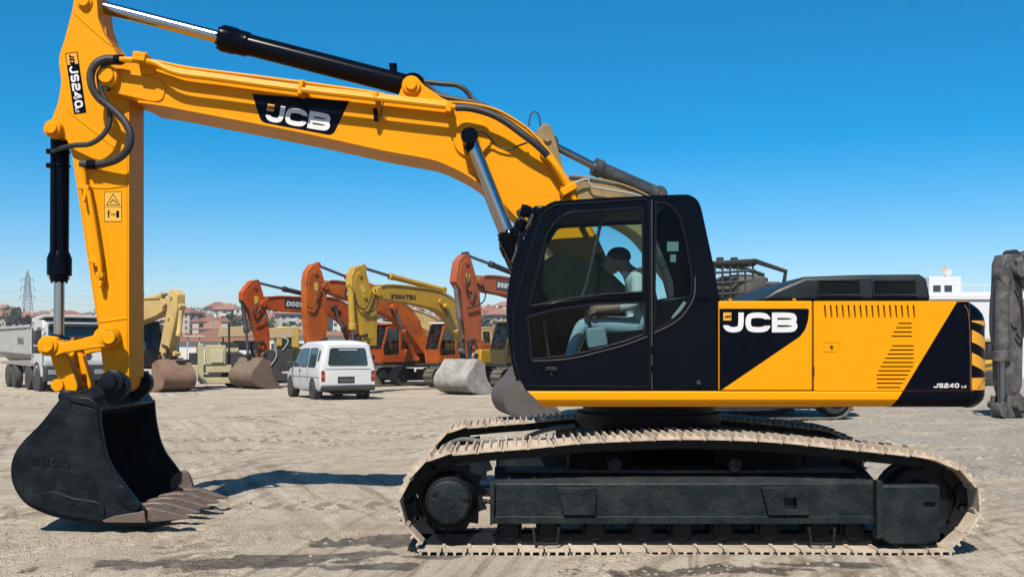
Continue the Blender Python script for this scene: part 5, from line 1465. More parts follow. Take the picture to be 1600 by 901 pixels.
excavator_bg('cream yellow excavator behind the foreground stick with a rust-brown bucket', 186, 45.5, 139, CREAM,
    [(266, 475, .22), (252, 480, .36), (228, 486, .46), (205, 498, .46), (190, 530, .36)],
    [(268, 458), (272, 453), (279, 453), (283, 460), (283, 480), (278, 508), (270, 545), (262, 556), (255, 548), (261, 515), (267, 482)],
    (261, 565), [('stick_cylinder', (272, 457), (254, 462), (216, 472), .13, .06, CREAM, 0), ('bucket_cylinder', (276, 552), (279, 525), (284, 478), .10, .06, CREAM, 0)],
    BUKR, k=1.2, bkw=1.5, cabcol=BGB, glassm=GLB, hoses=([(265, 470), (271, 485), (266, 498), (262, 488)],), group='excavators parked in the row behind')
excavator_bg('old yellow excavator farthest back with a dark name plate on its boom', 742, 60.5, 34, CREAM,
    [(566, 475, .2), (585, 480, .34), (620, 490, .4), (655, 500, .42), (680, 515, .42), (700, 545, .3)],
    [(548, 465), (553, 452), (560, 452), (566, 470), (572, 500), (570, 540), (558, 540)],
    None, [], BUKB, ('CAT', (601, 499), (612, 500.5), 7, .05, 1), platemat=BLKD, textmat=WHT, k=1.1, cab=True)

# the muddy excavator right behind the foreground machine
E_ = excavator_bg('muddy khaki excavator with caged cab directly behind the foreground machine', 1152, 23.5, 12, KHAKI,
    [(866, 300, .28), (900, 306, .34), (960, 322, .40), (1010, 350, .42), (1050, 400, .42), (1085, 450, .40), (1110, 490, .3)],
    [(838, 206), (846, 196), (855, 198), (862, 214), (872, 245), (886, 300), (886, 430), (866, 545), (846, 548), (838, 500), (838, 300), (834, 240)],
    (846, 566), [('stick_cylinder', (858, 224), (926, 259), (1028, 304), .17, .085, paint('ram_blue_grey', (.03, .04, .05), rough=.35, dust=.3), 0), ('bucket_cylinder', (840, 545), (838, 450), (836, 260), .13, .08, BGB, 0), ('boom_cylinder', (1020, 345), (1035, 400), (1065, 520), .13, .08, BGB, -.5)],
    paint('dull_bucket', (.085, .07, .06), rough=.7, var=.5, scale=3, dust=.6, dustcol=(.17, .14, .115), dscale=2, bump=.4, bscale=10), cabcol=GREY, k=1.12, bkw=1.4, bw=.36, armmat=paint('muddy_arm', (.34, .23, .08), rough=.7, var=.4, scale=1.8, dust=.7, dustcol=(.15, .11, .065), dscale=2.4), group='excavators parked in the row behind', weight=GREY)
Y = E_
mm = MB()
for y in (-.16, .12):
    q = [Y.L(x, yy) for x, yy in ((836, 240), (842, 204), (848, 195), (858, 198), (866, 222), (876, 262))]
    mm.prism(q, y, y + .06)
mm.build('stick_top_ear', MATS['muddy_arm'], Y.o, .01)
mm = MB(); mm.tube([(Y.L(x, yy)[0], .1, Y.L(x, yy)[1]) for x, yy in ((828, 196), (830, 180), (837, 173), (844, 180), (846, 196))], .018, 6, 4); mm.build('hose', RUB, Y.o)
mm = MB(); mm.tube([(Y.L(x, yy, -.5)[0], -.5, Y.L(x, yy, -.5)[1]) for x, yy in ((893, 290), (905, 283), (920, 280), (926, 292), (990, 303), (1030, 318))], .028, 6, 2); mm.build('boom_pipe', paint('pipe_pale', (.4, .38, .33), rough=.5), Y.o)
# cage over the cab
cg = MB()
x0, z0 = Y.L(1112, 412, -1.4); x1, z1 = Y.L(1178, 408, -1.4); x2, z2 = Y.L(1226, 424, -1.4); x3, z3 = Y.L(1228, 440, -1.4)
for yy in (-1.45, -.35):
    cg.tube([(x0, yy, z0), (x1, yy, z1), (x2, yy, z2), (x3 - .15, yy, z3 - .45)], .055, 6)
for t in range(7):
    x = x0 + (x1 - x0) * t / 6
    cg.tube([(x, -1.45, z0 + .0), (x, -.35, z0)], .03, 6)
for t in range(6):
    x = x0 + .05 + (x1 - x0 - .1) * t / 5
    cg.tube([(x, -1.46, z0 - .04), (x, -1.46, z0 - .72)], .025, 5)
for zz in (.2, .42, .66):
    cg.tube([(x0, -1.46, z0 - zz), (x1, -1.46, z1 - zz)], .03, 5)
cg.build('cab_cage', BGB, Y.o)
for xp in (1125, 1147):
    q = Y.L(xp, 407, -1.4); mm = MB(); mm.box((q[0], -1.4, q[1]), (.13, .12, .14)); mm.build('work_lamp', BGB, Y.o, .015)
q0 = Y.L(1148, 466, -1.5); q1 = Y.L(1205, 430, -1.5)
mm = MB(); mm.lathe([(0, .1), (0, .52), (.14, .60), (.40, .58), (.46, .45), (.5, .1)], ((q0[0] + q1[0]) / 2, -.9, q0[1] + .06), (0, 0, 1), 22); mm.build('air_cleaner', paint('dirty_metal', (.12, .11, .10), rough=.6, var=.4, dust=.5, dustcol=(.2, .15, .1)), Y.o)

# grey excavator at the right edge, seen from the front of its stick
F_ = excavator_bg('scraped grey excavator at the right edge with its bare stick standing on the gravel', 1905, 25, 15, GREY,
    [(1578, 425, .26), (1600, 420, .34), (1640, 418, .42), (1690, 425, .45), (1730, 470, .4)],
    [(1558, 412), (1563, 398), (1583, 398), (1588, 414), (1590, 500), (1588, 600), (1580, 630), (1568, 630), (1560, 600), (1556, 480)],
    None, [('bucket_cylinder', (1566, 640), (1565, 565), (1566, 430), .16, .085, GREY, -.12), ('stick_cylinder', (1580, 400), (1612, 415), (1680, 425), .13, .07, BGB, 0)],
    GREY, k=1.0, bw=.3, rammat=GREY, group='excavators parked in the row behind',
    hoses=([(1588, 445), (1597, 470), (1600, 510), (1596, 530), (1588, 520)], [(1592, 430), (1603, 460), (1606, 500), (1602, 540)], [(1552, 440), (1548, 480), (1548, 520), (1553, 540)]))
Y = F_
mm = MB(); a = Y.L(1574, 625); z0_ = .02
mm.bb(a[0] - .22, a[0] + .22, -.30, -.20, z0_, a[1] + .1); mm.bb(a[0] - .22, a[0] + .22, .20, .30, z0_, a[1] + .1); mm.bb(a[0] - .2, a[0] + .2, -.2, .2, z0_ + .01, .12)
cp = mm.build('quick_coupler', GREY, Y.o, .02)
mm = MB(); mm.cyl((a[0] - .05, -.5, a[1] - .12), (a[0] - .05, .5, a[1] - .12), .09, n=12); mm.cyl((a[0] + .1, -.36, .28), (a[0] + .1, .36, .28), .08, n=12); mm.build('coupler_pin', GREY, cp)
# ---------------------------------------------------------------- wheels
RIM = paint('steel_rim', (.42, .41, .39), rough=.5, var=.2, dust=.3, dustcol=(.3, .25, .2))
RIMD = paint('dark_rim', (.30, .30, .30), rough=.5, var=.2, dust=.3, dustcol=(.25, .2, .16))
def wheel(o, x, y, r, w, out, rim=RIM, lugs=0):
    """out is -1 or 1: the side the outer face looks to along y"""
    mm = MB(); h = w / 2
    mm.lathe([(-h, r * .56), (-h, r * .86), (-h * .8, r * .97), (-h * .5, r), (h * .5, r), (h * .8, r * .97), (h, r * .86), (h, r * .56)], (x, y, r), (0, 1, 0), 28)
    t = mm.build('wheel', TYR, o)
    mm = MB(); mm.lathe([(h * .55, r * .58), (h * .95, r * .56), (h * .9, r * .48), (h * .5, r * .42), (h * .55, r * .2), (h * .85, r * .16), (h * .85, .01)], (x, y, r), (0, out, 0), 20); ro = mm.build('rim', rim, t)
    for k in range(8):
        a = k * math.pi / 4
        mm = MB(); c = Vector((x + r * .31 * math.cos(a), y + out * h * .5, r + r * .31 * math.sin(a))); mm.cyl(c, c + Vector((0, out * .03, 0)), r * .05, n=6); mm.build('wheel_nut', rim, t)
    if lugs:
        mm = MB()
        for k in range(lugs):
            a = 2 * math.pi * k / lugs
            for s in (-1, 1):
                mm.box((x + r * math.cos(a), y + s * w * .25, r + r * math.sin(a)), (.09, w * .5, .05), Matrix.Rotation(-a, 3, 'Y') @ Matrix.Rotation(R(90), 3, 'Y') @ Matrix.Rotation(s * R(28), 3, 'Z'))
        mm.build('tread_lugs', TYR, t, smooth=0)
    return t

# ---------------------------------------------------------------- white van
VW = paint('van_white', (.74, .75, .75), rough=.3, var=.03, dust=.15, dustcol=(.55, .52, .46), dscale=1.5)
VG = paint('van_glass', (.03, .05, .055), rough=.06, var=.3, spec=.9)
VB = paint('van_bumper', (.02, .03, .032), rough=.55, dust=.3, dustcol=(.1, .09, .08))
vc, vs_ = .44, -.898
van = thing('van', 'white passenger van seen from behind with dark rear window and bumper', 'van', (-6.53, 36.5, gz(-6.5, 36.5)), math.atan2(vs_, vc))
def vring(x, zb, zw, zr, wb, ww, wr):
    return [Vector((x, y, z)) for y, z in ((-wb, zb), (-ww, zb + .12), (-ww, zw), (-wr - .02, zr - .10), (-wr + .10, zr - .01), (-wr * .4, zr + .02), (wr * .4, zr + .02), (wr - .10, zr - .01), (wr + .02, zr - .10), (ww, zw), (ww, zb + .12), (wb, zb))]
st = [(-2.42, .42, .68, .78, .80, .84, .70), (-2.36, .34, .80, .92, .86, .90, .76), (-1.75, .32, 1.02, 1.10, .90, .95, .80), (-1.55, .32, 1.06, 1.22, .90, .95, .80), (-.80, .32, 1.10, 1.93, .90, .96, .76), (-.3, .32, 1.10, 2.0, .90, .96, .77),
      (1.4, .32, 1.10, 2.02, .90, .96, .78), (2.15, .34, 1.10, 1.98, .90, .96, .77), (2.28, .36, 1.08, 1.88, .88, .95, .74), (2.33, .40, 1.05, 1.10, .86, .93, .90)]
mm = MB(); mm.loft([vring(*a) for a in st]); body = mm.build('body', VW, van, .0, smooth=40)
def side_y(z, s): # outer side surface of the greenhouse
    t = (z - 1.10) / (1.90 - 1.10)
    return s * (.96 + (.79 - .96) * t + .006)
for s in (-1, 1):
    for pts in ([(-1.22, 1.14), (-.78, 1.72), (-.42, 1.74), (-.42, 1.14)], [(-.28, 1.14), (-.28, 1.75), (.62, 1.76), (.62, 1.14)], [(.78, 1.14), (.78, 1.76), (1.68, 1.76), (1.68, 1.14)]):
        P = rounded(pts, .07)
        m2 = MB(); m2.prism3([(x, side_y(z, s), z) for x, z in P], (0, s * .008, 0)); wv = m2.build('side_window', VG, body)
        m2 = MB(); Q = [(x, side_y(z, s) + s * .006, z) for x, z in P]; m2.tube(Q + [Q[0]], .018, 5); m2.build('window_seal', VB, wv)
    m2 = MB(); m2.tube([(-1.9, s * .962, .78), (0, s * .966, .80), (2.2, s * .962, .80)], .016, 6); m2.build('side_moulding', paint('moulding_grey', (.45, .46, .46), rough=.5), body)
    for xx in (-.36, .70, -1.28):
        m2 = MB(); m2.tube([(xx, side_y(1.1, s) + s * .002, 1.12), (xx, s * .967, .75), (xx + .02, s * .95, .42)], .006, 4); m2.build('door_gap', VB, body)
    m2 = MB(); m2.box((-.30, s * .978, 1.0), (.14, .03, .035)); m2.build('door_handle', VB, body)
    m2 = MB(); m2.box((-1.32, s * 1.06, 1.18), (.08, .2, .22)); m2.build('wing_mirror', VB, body, .03)
    m2 = MB(); m2.prism3([(x, side_y(z, s), z) for x, z in rounded([(1.86, 1.32), (1.86, 1.72), (2.02, 1.68), (2.02, 1.36)], .05)], (0, s * .012, 0)); m2.build('air_vent', VB, body)
    for xx in (-1.72, 1.32):
        m2 = MB(); m2.cyl((xx, s * .70, .37), (xx, s * .968, .37), .40, n=28); m2.build('wheel_well_shade', VB, body)  # dark disc painted in for the shaded hollow; no arch is cut
# rear face
def rearx(z): return 2.305 if z > 1.06 else 2.325
Q = rounded([(-.68, 1.20), (-.60, 1.76), (.60, 1.76), (.68, 1.20)], .08)
def rx(z): return 2.335 - max(0, z - 1.08) * .068
m2 = MB(); m2.prism3([(rx(z) - .02, y, z) for y, z in Q], (.02, 0, 0)); rw = m2.build('rear_window', VG, body)
m2 = MB(); m2.tube([(rx(z), y, z) for y, z in Q] + [(rx(Q[0][1]), *Q[0])], .02, 5); m2.build('window_seal', VB, rw)
TL = paint('tail_red', (.35, .02, .012), rough=.25); TA = paint('tail_amber', (.5, .16, .02), rough=.25)
for s in (-1, 1):
    m2 = MB(); m2.bb(2.27, 2.35, s * .80, s * .925, .66, 1.02); tl = m2.build('tail_lamp', TL, body, .02)
    m2 = MB(); m2.bb(2.34, 2.356, s * .81, s * .92, .80, .88); m2.build('indicator', TA, tl)
m2 = MB(); m2.bb(2.31, 2.345, -.36, .22, .60, .82); lp = m2.build('number_plate', paint('plate_dark', (.03, .035, .035), rough=.4), body, .01)
m2 = MB()
for k in range(7): m2.bb(2.345, 2.349, -.29 + k * .07, -.25 + k * .07, .66, .74)
m2.build('plate_characters', paint('plate_grey', (.16, .17, .17)), lp)
m2 = MB(); m2.bb(2.18, 2.42, -.93, .93, .34, .54); m2.build('rear_bumper', VB, body, .05)
m2 = MB(); m2.bb(2.31, 2.338, -.78, .78, 1.06, 1.075); m2.build('door_gap', VB, body)
m2 = MB(); m2.strip([(-1.55, 1.24), (-.82, 1.92)], -.70, .70, .012); m2.build('windscreen', VG, body)
m2 = MB(); m2.bb(1.9, 2.2, -.5, .5, .22, .36); m2.cyl((2.0, .5, .26), (2.4, .5, .24), .03); m2.bb(-2.2, 2.2, -.5, .5, .26, .36); m2.build('underbody', VB, van)
for xx in (-1.72, 1.32):
    for s in (-1, 1): wheel(van, xx, s * .875, .345, .22, s, RIMD)

# ---------------------------------------------------------------- tipper lorry
TW = paint('lorry_white', (.66, .67, .66), rough=.4, var=.08, dust=.3, dustcol=(.45, .42, .37), dscale=1.2)
TG = paint('tipper_grey', (.50, .49, .46), rough=.6, var=.2, scale=1.2, dust=.45, dustcol=(.40, .35, .29), dscale=1.5)
lor = thing('tipper_lorry', 'white four-axle tipper lorry with a dusty grey dump body at the left edge', 'lorry', (-18.2, 42.75, gz(-18, 43)), math.atan2(.8, -.6))
mm = MB(); mm.prism(rounded([(.06, .62), (0, 1.3), (.10, 1.75), (.32, 2.78), (.50, 2.98), (2.0, 3.0), (2.05, .62)], [.05, .05, .05, .12, .12, .05, .03], 4), -1.22, 1.22)
cabn = mm.build('cab', TW, lor, .05)
mm = MB(); mm.prismx(rounded([(-1.08, 1.84), (-1.02, 2.70), (1.02, 2.70), (1.08, 1.84)], .1), .0, .02)
for i, v in enumerate(mm.v): mm.v[i] = (.095 + (v[2] - 1.75) * .212 + (v[0] - .03), v[1], v[2])
mm.build('windscreen', VG, cabn)
mm = MB(); mm.bb(-.02, .34, -1.05, 1.05, 2.70, 2.84); mm.build('sun_visor', paint('visor_teal', (.02, .05, .06), rough=.2), cabn, .03)
for zz, hw in ((1.52, .62), (1.38, .58)):
    mm = MB(); mm.bb(-.02, .04, -hw, hw, zz - .045, zz + .045); mm.build('grille_bar', VB, cabn, .015)
mm = MB(); mm.ring((-.03, 0, 1.52), (-1, 0, 0), .06, .04, .015, 16); mm.build('badge', BGC, cabn)
mm = MB(); mm.bb(-.14, .3, -1.24, 1.24, .45, 1.12); bp = mm.build('bumper', VB, cabn, .06)
for s in (-1, 1):
    mm = MB(); mm.bb(-.155, -.1, s * .70, s * 1.12, .72, .92); mm.build('headlamp', paint('lamp_glass', (.30, .33, .34), rough=.12), bp, .02)
    mm = MB(); mm.prism3([(x, s * 1.225, z) for x, z in rounded([(.45, 1.85), (.62, 2.68), (1.30, 2.70), (1.30, 1.85)], .06)], (0, s * .012, 0)); mm.build('side_window', VG, cabn)
    for zz, hh in ((2.25, .6), (1.75, .3)):
        mm = MB(); mm.bb(-.05, .14, s * 1.36, s * 1.62, zz - hh / 2, zz + hh / 2); mi = mm.build('mirror', VB, cabn, .04)
    mm = MB(); mm.tube([(.2, s * 1.2, 2.6), (.05, s * 1.45, 2.5), (.05, s * 1.45, 1.7), (.2, s * 1.2, 1.6)], .02, 6); mm.build('mirror_arm', VB, cabn)
    mm = MB(); mm.ring((1.42, s * 1.08, .54), (0, s, 0), .70, .58, .16, 24); mm.build('mudguard', VB, cabn)
mm = MB(); mm.bb(.5, 9.3, -.45, .45, .62, .95); mm.bb(2.1, 2.5, -1.1, 1.1, .5, 1.4); mm.build('chassis', VB, lor, .02)
# dump body with sloping lower sides and a canopy over the cab
sec = [(-.75, 1.05), (-1.26, 1.55), (-1.26, 2.72), (-1.20, 2.72), (-1.20, 1.6), (-.7, 1.15), (.7, 1.15), (1.20, 1.6), (1.20, 2.72), (1.26, 2.72), (1.26, 1.55), (.75, 1.05)]
mm = MB(); mm.loft([[Vector((2.35, y, z)) for y, z in sec], [Vector((9.2, y, z + .1)) for y, z in sec]]); db = mm.build('dump_body', TG, lor, .015, smooth=20)
mm = MB(); mm.prism(rounded([(2.42, 1.15), (2.40, 2.9), (.30, 3.1), (.30, 3.2), (2.45, 3.12), (2.52, 1.15)], .02), -1.2, 1.2); mm.build('canopy', TW, db, .02)
for s in (-1, 1):
    for k in range(7):
        x = 2.7 + k * 1.05
        mm = MB(); mm.prism([(x, 1.58), (x + .10, 1.58), (x + .10, 2.75), (x, 2.75)], s * 1.26, s * 1.30) if k in (0, 6) else mm.prism([(x, 2.62), (x + .06, 2.62), (x + .06, 2.75), (x, 2.75)], s * 1.26, s * 1.29)
        mm.build('side_rib', TG, db, .01)
    mm = MB(); mm.bb(2.35, 9.2, s * 1.26, s * 1.32, 2.70, 2.82); mm.build('top_rail', TG, db, .015)
    mm = MB(); mm.prism([(2.6, 1.02), (9.2, 1.08), (9.2, 1.2), (2.6, 1.3)], s * .95, s * 1.2); mm.build('side_guard', paint('dusty_guard', (.36, .32, .27), rough=.8, dust=.4), db, .02)
lettering('side_lettering', 'MURSALA', (4.9, 1.275, 2.02), (-1, 0, -.01), (0, 0, 1), .26, paint('print_grey', (.16, .16, .16)), db, w=.5, T=.2, gap=.16, th=.01)
for x in (1.42, 3.25, 6.1, 7.45):
    for s in (-1, 1): wheel(lor, x, s * 1.06, .54, .34, s, RIM)

# a dark lorry just behind, only its mirrors reach into the picture
# ---------------------------------------------------------------- cream road machine with a lugged wheel
CRM = paint('cream_paint', (.50, .44, .24), rough=.6, var=.2, scale=2, dust=.4, dustcol=(.42, .37, .29), dscale=2)
Yp = Yard('road_machine', 'cream coloured road machine with a lugged wheel beside the rust-brown bucket', 'machine', 322, 47, 18)
o = Yp.o
mm = MB(); mm.bb(-.95, 1.1, -.7, .7, .7, 1.05); mm.build('chassis', CRM, o, .03)
mm = MB(); mm.bb(-.05, .85, -.75, .2, 1.05, 1.95); mm.build('engine_box', CRM, o, .04)
mm = MB(); mm.bb(-.38, -.12, -.85, -.6, .3, 2.0); mm.build('front_column', CRM, o, .02)
mm = MB(); mm.bb(-.3, 1.6, -.95, -.55, .22, .48); mm.build('blade_beam', CRM, o, .02)
mm = MB(); mm.bb(.2, .75, -.80, -.74, 1.15, 1.75); mm.build('access_panel', paint('cream_pale', (.55, .50, .32), rough=.6), o, .02)
mm = MB(); mm.cyl((1.0, -.4, 1.0), (1.0, -.4, 2.9), .05, n=8); mm.build('exhaust_stack', BGB, o)
mm = MB(); mm.box((-.55, 0, 2.35), (.9, 1.1, .06)); mm.tube([(-.85, -.4, 1.0), (-.8, -.4, 2.35)], .03, 6); mm.tube([(-.25, -.4, 1.0), (-.3, -.4, 2.35)], .03, 6); mm.build('small_canopy', paint('canopy_white', (.6, .6, .56), rough=.6), o, .01)
mm = MB(); mm.bb(-.75, -.35, -.3, .3, 1.05, 1.6); mm.bb(-.42, -.34, -.3, .3, 1.6, 2.0); mm.build('driver_seat', BGB, o, .04)
mm = MB(); mm.prism(rounded([(-1.75, .75), (-1.7, 1.35), (-.95, 1.4), (-.9, .8)], .15), -.85, -.55); mm.build('mudguard', CRM, o, .03)
wheel(o, -1.3, -.72, .56, .42, -1, RIM, 14); wheel(o, -1.3, .72, .56, .42, 1, RIM, 14); wheel(o, 1.2, .6, .5, .4, 1, RIM, 12)

# dark asphalt paver with tan canopies
Yp = Yard('asphalt_paver', 'dark asphalt paver under two tan canopies behind the faded orange stick', 'paver', 392, 54, 14)
o = Yp.o
TAN = paint('tan_canopy', (.46, .35, .19), rough=.8, var=.15)
for px_, w_, py_ in ((368, 1.0, 512), (432, 1.2, 514)):
    x, z = Yp.L(px_, py_)
    mm = MB(); mm.prism([(x - w_ * .75, z), (x + w_ * .65, z + .1), (x + w_ * .75, z - .45), (x - w_ * .9, z - .5)], -1.1, 1.1); mm.build('canopy', TAN, o, .02)
    for sx in (-.6, .6):
        mm = MB(); mm.tube([(x + sx * w_, -.9, z - .4), (x + sx * w_, -.9, 1.0)], .04, 6); mm.build('canopy_post', BGB, o)
mm = MB(); mm.prism([(-2.1, .5), (-2.0, 1.55), (-.6, 1.6), (.2, 1.2), (.2, .5)], -1.3, 1.3); mm.build('hopper', BGB, o, .04)
mm = MB(); mm.bb(.2, 2.2, -1.1, 1.1, .6, 1.75); mm.build('engine_housing', BGB, o, .05)
mm = MB(); mm.bb(-1.6, -.6, -.7, .5, 1.6, 2.1); mm.build('tool_crate', CRM, o, .03)
mm = MB(); mm.bb(-.9, .6, .2, 1.0, 1.7, 2.2); mm.build('cover', paint('cover_white', (.55, .54, .5), rough=.7), o, .04)
mm = MB(); mm.bb(-2.6, 2.6, -1.5, -1.1, .12, .5); mm.build('screed', BGB, o, .02)
mm = MB(); mm.tube([(1.0, -1.15, .9), (1.3, -1.2, 1.4), (1.2, -1.2, 1.8)], .03, 6, 4); mm.tube([(1.6, -1.15, 1.7), (1.9, -1.15, 2.2), (1.5, -1.15, 2.4)], .03, 6, 4); mm.build('handrail', paint('rail_pale', (.5, .5, .46), rough=.5), o)
track_unit(o, -.9, BGT, 3.2, .35, .7); track_unit(o, .9, BGT, 3.2, .35, .7)

# yellow cabbed roller farther back
Yp = Yard('road_roller', 'small yellow road roller with a narrow cab window left of the van', 'roller', 456, 57, 20)
o = Yp.o
RY = paint('roller_yellow', (.55, .36, .05), rough=.55, var=.15, dust=.3)
mm = MB(); mm.bb(-.9, .3, -.75, .75, 1.0, 3.0); cbr = mm.build('cab', RY, o, .06)
for s in (-.765, .755):
    mm = MB(); mm.prism(rounded([(-.65, 1.9), (-.65, 2.75), (-.2, 2.75), (-.2, 1.9)], .1), s, s + .01); mm.build('cab_window', VG, cbr)
mm = MB(); mm.bb(-.92, -.9, -.55, .55, 1.8, 2.8); mm.build('cab_window', VG, cbr)
mm = MB(); mm.bb(.3, 2.3, -.7, .7, .9, 1.9); mm.build('engine_cover', RY, o, .1)
mm = MB(); mm.bb(-1.9, .3, -.8, .8, .7, 1.0); mm.build('chassis', RY, o, .04)
mm = MB(); mm.cyl((-1.5, -.75, .6), (-1.5, .75, .6), .6, n=32); mm.build('drum', GREY, o)
wheel(o, 1.4, -.8, .6, .4, -1, RIM, 14); wheel(o, 1.4, .8, .6, .4, 1, RIM, 14)
# ---------------------------------------------------------------- hillside town
def hillz(x, y):
    a = x / max(y, 1)
    H_ = 16.5 * (1 - sstep(.0, .16, a)) + 1.5 * math.sin(a * 21) + 1.2 * math.sin(a * 47 + 1)
    return -.3 + sstep(190, 620, y) * H_ - sstep(640, 1100, y) * H_ * .5 if H_ > 0 else -.3
GRS = paint('dry_hill', (.10, .105, .055), rough=.95, var=.4, scale=.02, dust=.7, dustcol=(.24, .20, .13), dscale=.03)
hx = [-900 + 20 * i for i in range(65)]; hy = [150 + 20 * i for i in range(50)]
v_ = [(x, y, hillz(x, y) - (.6 if y < 171 else 0)) for y in hy for x in hx]
f_ = [(j * 65 + i, j * 65 + i + 1, (j + 1) * 65 + i + 1, (j + 1) * 65 + i) for j in range(49) for i in range(64)]
me = bpy.data.meshes.new('hills'); me.from_pydata(v_, [], f_); me.shade_smooth(); me.materials.append(GRS)
tag(link('hills', me), 'low dry hillside with scrub behind the yard', None, None, 'structure')

WALLS = [paint('wall_%d' % i, c, rough=.85, var=.06, scale=.3) for i, c in enumerate(((.62, .60, .56), (.56, .50, .43), (.66, .65, .63), (.50, .42, .36), (.58, .44, .38), (.45, .46, .47)))]
WALLN = ('white', 'beige', 'bright white', 'tan', 'pink', 'grey')
ROOFS = [paint('roof_%d' % i, c, rough=.85, var=.2, scale=.4) for i, c in enumerate(((.26, .10, .065), (.32, .15, .10), (.20, .09, .07), (.30, .27, .25)))]
ROOFN = ('red tiled', 'orange tiled', 'dark red tiled', 'flat grey')
WIN = paint('far_window', (.035, .05, .06), rough=.2, var=.3)
r2 = random.Random(5)
def house(px, d, w, dp, floors, wi, ri, label, yaw=0., zoff=0., gab=True, group='apartment blocks on the hillside'):
    x = (px - CX) * d / FPX
    h = floors * 2.25
    z = hillz(x, d) - .8 + zoff
    o = thing('apartment_building', label, 'building', (x, d, z), R(yaw), group)
    mm = MB(); mm.bb(-w / 2, w / 2, -dp / 2, dp / 2, -3, h)
    wl_ = mm.build('wall', WALLS[wi], o)
    mm = MB()
    if ri < 3:
        e = .7; rh = min(w, dp) * .22 + .6
        a, b = w / 2 + e, dp / 2 + e
        k = max(0, w / 2 - dp / 2 * .8)
        mm.add([(-a, -b, h), (a, -b, h), (a, b, h), (-a, b, h), (-a, -b, h + .25), (a, -b, h + .25), (a, b, h + .25), (-a, b, h + .25), (-k, 0, h + rh), (k, 0, h + rh)],
               [(0, 1, 2, 3), (0, 1, 5, 4), (1, 2, 6, 5), (2, 3, 7, 6), (3, 0, 4, 7), (4, 5, 9, 8), (5, 6, 9), (6, 7, 8, 9), (7, 4, 8)])
    else:
        mm.bb(-w / 2 - .3, w / 2 + .3, -dp / 2 - .3, dp / 2 + .3, h, h + .5); mm.bb(-w * .2, w * .1, -dp * .2, dp * .2, h + .5, h + 2.4)
    rf = mm.build('roof', ROOFS[ri], o, smooth=0)
    mm = MB(); mm.bb(w * .15, w * .15 + .9, -.4, .5, h + .5, h + 2.6); mm.build('chimney', WALLS[2], rf)
    n = max(2, int(w / 2.4)); mw = MB(); mb_ = MB()
    for fl in range(floors):
        zz = fl * 2.25 + .7
        for k in range(n):
            xx = -w / 2 + (k + .5) * w / n
            if (k % 3) == 1 and fl > 0:
                mw.bb(xx - .8, xx + .8, -dp / 2 - .03, -dp / 2 + .1, zz - .5, zz + 1.1)
                mb_.bb(xx - 1.05, xx + 1.05, -dp / 2 - 1.2, -dp / 2, zz - .75, zz - .6); mb_.bb(xx - 1.05, xx + 1.05, -dp / 2 - 1.2, -dp / 2 - 1.1, zz - .6, zz + .15)
            else:
                mw.bb(xx - .48, xx + .48, -dp / 2 - .03, -dp / 2 + .1, zz, zz + 1.05)
        for k in range(max(1, int(dp / 4))):
            yy = -dp / 2 + (k + .5) * dp / max(1, int(dp / 4))
            for s in (-1, 1): mw.bb(s * w / 2 - .03, s * w / 2 + .03, yy - .6, yy + .6, zz, zz + 1.05)
    a = mw.build('windows', WIN, o, smooth=0); a['kind'] = 'stuff'
    if mb_.v:
        a = mb_.build('balconies', WALLS[2 if wi != 2 else 1], o, smooth=0); a['kind'] = 'stuff'
    return o

def near_word(px):
    for lim, wd in ((60, 'above the lorry body'), (150, 'behind the bucket cylinder'), (285, 'behind the cream arm'), (385, 'above the road machine'),
                    (480, 'under the orange boom'), (585, 'behind the van roof'), (700, 'behind the mustard boom'), (2000, 'behind the red stick')):
        if px < lim: return wd
ROWS = ('lowest', 'second', 'middle', 'fourth', 'topmost')
plan_h = []
for row, (d, step, fl) in enumerate(((330, 34, (3, 4)), (390, 30, (3, 4)), (450, 27, (3, 4)), (520, 25, (3, 4)), (590, 24, (2, 3)))):
    px = -30 + row * 13
    while px < 835:
        if r2.random() < (.93 if px > 250 else .74) and not (row == 0 and px < 300):
            wi, ri = r2.choice((0, 0, 2, 2, 1, 3, 4, 5)), r2.choice((0, 0, 1, 1, 2, 3))
            fl_ = max(2, r2.choice(fl) - (1 if px < 250 else 0))
            lb = '%s-storey %s block with %s roof, %s row %s' % (('two', 'three', 'four', 'five')[fl_ - 2], WALLN[wi], ROOFN[ri], ROWS[row], near_word(px))
            plan_h.append([lb, px + r2.uniform(-5, 5), d + r2.uniform(-10, 10), r2.uniform(7, 11.5), r2.uniform(7, 10), fl_, wi, ri, r2.uniform(-28, 28)])
        px += step * r2.uniform(.8, 1.25)
for h_ in plan_h:
    same = sorted(q[1] for q in plan_h if q[0] == h_[0])
    lb = h_[0] if len(same) == 1 else h_[0] + ', ' + (('left', 'right') if len(same) == 2 else ('left', 'middle', 'right', 'outer'))[min(same.index(h_[1]), 3)]
    house(h_[1], h_[2], h_[3], h_[4], h_[5], h_[6], h_[7], lb, h_[8])
# the white block with gabled towers above the road machine
o = house(336, 300, 9.6, 10, 3, 2, 1, 'large white block with orange gabled towers and stacked balconies above the road machine', 8, -1.5)
for sx in (-4.6, 3.4):
    mm = MB(); mm.bb(sx - .9, sx + .9, -5.6, -3.6, -2, 8.9); tw_ = mm.build('tower', WALLS[4], o)
    mm = MB(); mm.prism([(sx - 1.5, 8.9), (sx + 1.5, 8.9), (sx, 10.4)], -6.0, -3.2); mm.build('gable_roof', ROOFS[1], tw_)

